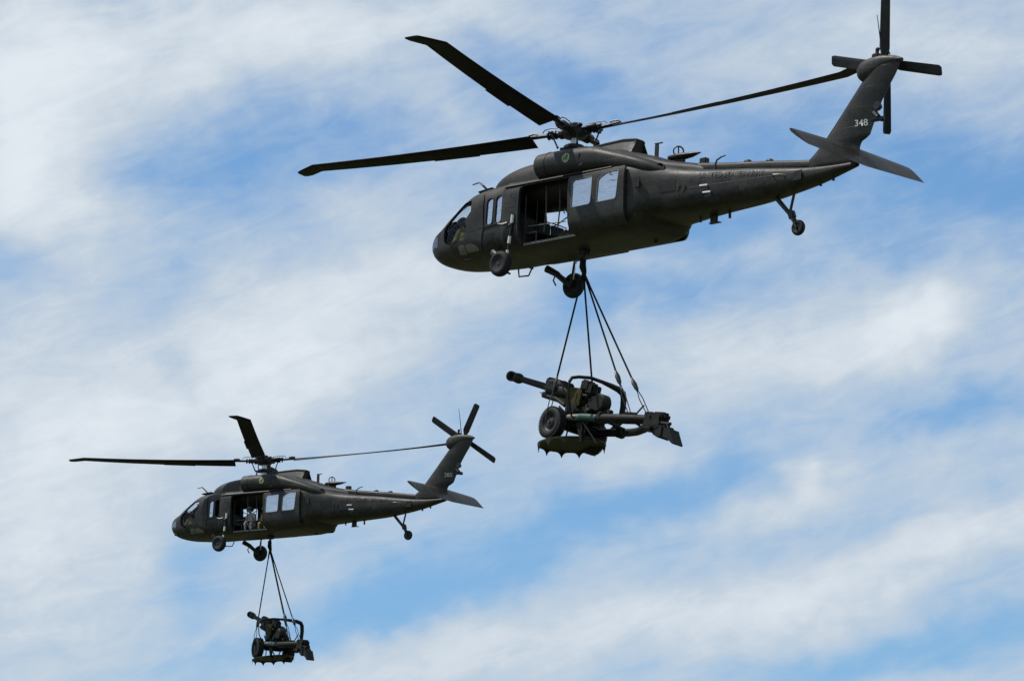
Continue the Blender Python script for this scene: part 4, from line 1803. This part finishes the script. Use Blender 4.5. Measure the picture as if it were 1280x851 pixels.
# ------------------------------------------------------------------ slings
def sling(heli, gun, label):
    apex = heli @ Vector((5.20, 0, -.28))
    T = thing('sling', label, 'sling', Matrix.Translation(apex), 'four-legged load slings')

    def top():
        m = MB()
        m.tube([(0, 0, .12), (.01, 0, -.06), (.03, 0, -.24), (.04, 0, -.38)], [.045, .075, .07, .04], 10)
        m.tube([(-.04, .02, .06), (-.06, .02, -.12), (.0, .02, -.26)], .03, 8)
        m.tube([(-.06, 0, .06), (0, 0, .14), (.06, 0, .06), (.05, 0, -.06)], .03, 8)
        return m.mesh('apex_loop')
    add('apex_loop', shared('apex', top), 'rope_fibre', T)
    ends = [(Vector((.0, -.84, -.01)), .74), (Vector((.0, .84, -.01)), .70), (Vector((2.47, -.25, -.04)), .73), (Vector((2.87, 0, -.03)), .78)]
    for e, f in ends:
        q = gun @ e - apex
        s_ = Vector((.04 if e.x > 1 else .0, .02, -.30))
        s_.x += .02 if e.y > .2 else 0
        p = s_.lerp(q, f)
        m = MB()
        n = 10
        m.tube([s_.lerp(p, k / n) for k in range(n + 1)], .024, 8)
        m.tube([s_, s_.lerp(p, .10)], [.034, .028], 8)
        r = add('sling_rope', m.mesh('sling_rope'), 'rope_fibre', T)
        d = (q - p).normalized()
        side = d.cross(Vector((0, 1, 0))).normalized()
        m = MB()
        a = p - d * .06
        m.tube([a - d * .10, a, a + d * .08, a + d * .26, a + d * .34], [.03, .055, .075, .06, .03], 10, .7)
        add('rope_link', m.mesh('rope_link'), 'black_metal', r)
        m = MB()
        for w in (-1, 1):
            m.tube([p + d * .2, p.lerp(q, .5) + side * w * .045, q + side * w * .03], .014, 6)
        if e.x > 2.6:
            m.tube([p.lerp(q, .72), q + (gun.to_3x3() @ Vector((-.45, -.1, -.06)))], .022, 6)
        add('chain_leg', m.mesh('chain_leg'), 'black_metal', r)


sling(POSE_NEAR, GUN_NEAR, 'longer black rope sling from the nearer helicopter hook to its howitzer')
sling(POSE_FAR, GUN_FAR, 'shorter looking black rope sling under the left helicopter with the faded fin number')


# ------------------------------------------------------------------ people
def body_mesh(J, cloth, name):
    """one skinned body: J maps joint names to positions"""
    bm = bmesh.new()
    sk = bm.verts.layers.skin.verify()
    V = {}

    def v(n, p, r, root=False):
        q = bm.verts.new(p)
        q[sk].radius = (r, r) if isinstance(r, float) else r
        q[sk].use_root = root
        V[n] = q
        return q

    def e(a, b):
        bm.edges.new((V[a], V[b]))
    RAD = dict(pelvis=(.145, .115), spine=(.135, .105), chest=(.165, .12), neck=.055, jaw=.070, head=.092, crown=.066)
    for n in ('pelvis', 'spine', 'chest', 'neck', 'jaw', 'head', 'crown'):
        v(n, J[n], RAD[n], n == 'pelvis')
    for a, b in zip(('pelvis', 'spine', 'chest', 'neck', 'jaw', 'head'), ('spine', 'chest', 'neck', 'jaw', 'head', 'crown')):
        e(a, b)
    h, nk = Vector(J['head']), Vector(J['face'])
    v('nose', h + nk * .115 + Vector((0, 0, -.015)), .016)
    e('head', 'nose')
    for s_ in ('l', 'r'):
        for n, r in (('shoulder', .078), ('elbow', .050), ('wrist', .034), ('palm', .036), ('hip', .092), ('knee', .066), ('ankle', .046), ('heel', .046), ('toe', .038)):
            v(n + s_, J[n + s_], r)
        e('chest', 'shoulder' + s_)
        e('shoulder' + s_, 'elbow' + s_)
        e('elbow' + s_, 'wrist' + s_)
        e('wrist' + s_, 'palm' + s_)
        e('pelvis', 'hip' + s_)
        e('hip' + s_, 'knee' + s_)
        e('knee' + s_, 'ankle' + s_)
        e('ankle' + s_, 'heel' + s_)
        e('heel' + s_, 'toe' + s_)
        w, p = Vector(J['wrist' + s_]), Vector(J['palm' + s_])
        d = (p - w).normalized()
        sd = d.cross(Vector((0, 0, 1))).normalized()
        dn = sd.cross(d)
        for k in range(4):
            o = sd * (-.030 + .020 * k)
            ln = (.040, .046, .043, .034)[k]
            v('f%d%s' % (k, s_), p + d * .045 + o, .0095)
            v('g%d%s' % (k, s_), p + d * (.045 + ln) + o - dn * .022, .0085)
            e('palm' + s_, 'f%d%s' % (k, s_))
            e('f%d%s' % (k, s_), 'g%d%s' % (k, s_))
        sg = 1 if s_ == 'l' else -1
        v('t0' + s_, p - d * .02 + sd * sg * .045, .011)
        v('t1' + s_, p + d * .02 + sd * sg * .062 - dn * .01, .009)
        e('palm' + s_, 't0' + s_)
        e('t0' + s_, 't1' + s_)
    me = bpy.data.meshes.new(name)
    bm.to_mesh(me)
    bm.free()
    o = bpy.data.objects.new('work', me)
    COL.objects.link(o)
    o.modifiers.new('skin', 'SKIN').use_smooth_shade = True
    sb = o.modifiers.new('sub', 'SUBSURF')
    sb.levels = 1
    dg = bpy.context.evaluated_depsgraph_get()
    dg.update()
    res = bpy.data.meshes.new_from_object(o.evaluated_get(dg))
    bpy.data.objects.remove(o)
    res.name = name
    res.materials.clear()
    for mt in (cloth, 'skin', 'rubber'):
        res.materials.append(MATS[mt])
    hd = Vector(J['head'])
    for p in res.polygons:
        c = p.center
        p.use_smooth = True
        if (c - hd).length < .19 and (c - Vector(J['chest'])).length > .13:
            p.material_index = 1
        for s_ in ('l', 'r'):
            if (c - Vector(J['palm' + s_])).length < .12 and (c - Vector(J['knee' + s_])).length > .12 and (c - Vector(J['wrist' + s_])).dot(Vector(J['palm' + s_]) - Vector(J['wrist' + s_])) > 0:
                p.material_index = 1
            if min((c - Vector(J['heel' + s_])).length, (c - Vector(J['toe' + s_])).length) < .11:
                p.material_index = 2
    return res


def person(mtx, label, cloth, lean=0.0, hands=((-.42, -.14, .30), (-.42, .14, .30)), turn=0.0, legs=(-.42, .22, -.40, -.08), group=None):
    """seated figure facing -X, origin at the seat"""
    P = thing('person', label, 'person', mtx, group)
    le = math.sin(lean)
    J = dict(pelvis=(0, 0, .10), spine=(-.02 - le * .14, 0, .29), chest=(-.01 - le * .30, 0, .47), neck=(.0 - le * .42, 0, .62), jaw=(-.03 - le * .50, 0, .69), head=(-.01 - le * .55, 0, .775), crown=(.0 - le * .58, 0, .85))
    fv = Vector((-math.cos(turn), -math.sin(turn), 0))
    J['face'] = fv
    for s_, sg, hd in (('l', -1, hands[0]), ('r', 1, hands[1])):
        sh = Vector((.0 - le * .36, sg * .19, .54))
        w = Vector(hd)
        mid = sh.lerp(w, .52) + Vector((.07, sg * .07, -.10))
        J['shoulder' + s_] = sh
        J['elbow' + s_] = mid
        J['wrist' + s_] = w
        J['palm' + s_] = w + (w - mid).normalized() * .085
        J['hip' + s_] = (-.04, sg * .10, .08)
        kx, kz, ax, az = legs
        J['knee' + s_] = (kx, sg * .15, kz)
        J['ankle' + s_] = (ax, sg * .15, az)
        J['heel' + s_] = (ax + .02, sg * .15, az - .05)
        J['toe' + s_] = (ax - .15, sg * .16, az - .02)
    add('body', body_mesh(J, cloth, 'body'), None, P)
    h = Vector(J['head'])
    # flight helmet: shell with ear cups, visor and microphone boom
    m = MB()
    rings = []
    for i in range(9):
        th = PI * .60 * i / 8
        rr = .148 * math.sin(th) + .001
        zz = .150 * math.cos(th)
        rings.append([(h.x + .012 + rr * 1.06 * math.cos(2 * PI * k / 20) + (0.03 if i > 5 else 0) * (1 if math.cos(2 * PI * k / 20) > 0 else -.0), h.y + rr * .93 * math.sin(2 * PI * k / 20), h.z + .025 + zz) for k in range(20)])
    m.loft(rings)
    for sg in (-1, 1):
        m.ball((h.x + .01, h.y + sg * .118, h.z - .03), (.062, .036, .072), 12, 8)
    hm = add('helmet', m.mesh('helmet'), 'helmet', P)
    m = MB()
    rings = []
    for k in range(-5, 6):
        a = R(15 * k) + turn
        f = Vector((-math.cos(a), -math.sin(a), 0))
        c = Vector((h.x + .005, h.y, h.z))
        rings.append([c + f * .150 + Vector((0, 0, .075)), c + f * .158 + Vector((0, 0, .035)), c + f * .142 + Vector((0, 0, -.01)), c + f * .135 + Vector((0, 0, .03))])
    m.loft(rings)
    add('visor', m.mesh('visor'), 'visor', hm)
    m = MB()
    for sg in (-1, 1):
        m.ball(h + fv * .088 + Vector((-fv.y, fv.x, 0)) * sg * .034 + Vector((0, 0, -.018)), .012, 8, 6)
    m.box(h + fv * .098 + Vector((0, 0, -.075)), (.02, .05, .014), (0, 0, turn), .004)
    add('eyes_and_mouth', m.mesh('eyes_and_mouth'), 'gun_dark', P)
    # vest with pockets and harness
    m = MB()
    ch, sp = Vector(J['chest']), Vector(J['spine'])
    rings = []
    for f, a, b in ((-.15, .175, .14), (.15, .18, .145), (.5, .19, .15), (.85, .20, .155), (1.1, .185, .145), (1.3, .12, .11)):
        c = sp.lerp(ch, f)
        rings.append([(c.x + b * math.cos(2 * PI * k / 20), c.y + a * math.sin(2 * PI * k / 20), c.z) for k in range(20)])
    m.loft(rings, True, False, False)
    for sg in (-1, 1):
        m.box(sp.lerp(ch, .35) + Vector((-.155, sg * .085, 0)), (.06, .11, .14), (0, R(-8), 0), .015)
    add('vest', m.mesh('vest'), cloth if cloth != 'grey_camo' else 'grey_camo', P)
    return P


def seatm(heli, x, y, z, face=0.0):
    return heli @ Matrix.Translation((x, y, z)) @ Matrix.Rotation(face, 4, 'Z')


person(seatm(POSE_NEAR, 1.58, -.53, .36), 'pilot in tan uniform seated behind the side window of the nearer helicopter', 'tan_camo', .25, ((-.36, -.16, .26), (-.36, .05, .24)), .2, (-.45, .16, -.66, -.02))
person(seatm(POSE_FAR, 1.50, -.53, .30), 'pilot in tan uniform in the nose of the left helicopter holding a white sheet', 'tan_camo', .3, ((-.40, -.14, .34), (-.40, .06, .30)), .1, (-.45, .16, -.66, -.02))
person(seatm(POSE_FAR, 4.74, -.52, .26, PI / 2), 'crew member in grey camouflage with dark helmet sitting in the open cabin door', 'grey_camo', .55, ((-.36, -.14, .30), (-.34, .14, .28)), -.2, (-.40, .24, -.36, -.10))
person(seatm(POSE_FAR, 5.46, -.46, .24, PI / 2), 'crew member in olive mostly hidden behind the sliding door edge beside a comrade in grey', 'olive_camo', .5, ((-.46, -.16, .38), (-.44, .12, .2)), 0)
person(seatm(POSE_FAR, 3.10, -.30, .24, PI / 2), 'door gunner with dark helmet seen through the open window behind the cockpit', 'olive_camo', .3, ((-.36, -.16, .30), (-.36, .14, .28)), .2)

m = MB()
m.box((0, 0, 0), (.008, .21, .28), bev=.002)
m.box((-.008, 0, .06), (.010, .10, .02), bev=.002)
pp = add('paper_sheet', m.mesh('paper_sheet'), 'paper', None, POSE_FAR @ Matrix.Translation((1.06, -.62, .74)) @ Matrix.Rotation(R(62), 4, 'Z') @ Matrix.Rotation(R(-20), 4, 'Y'))
tag(pp, 'white paper sheet in front of the pilot of the left helicopter', 'paper')
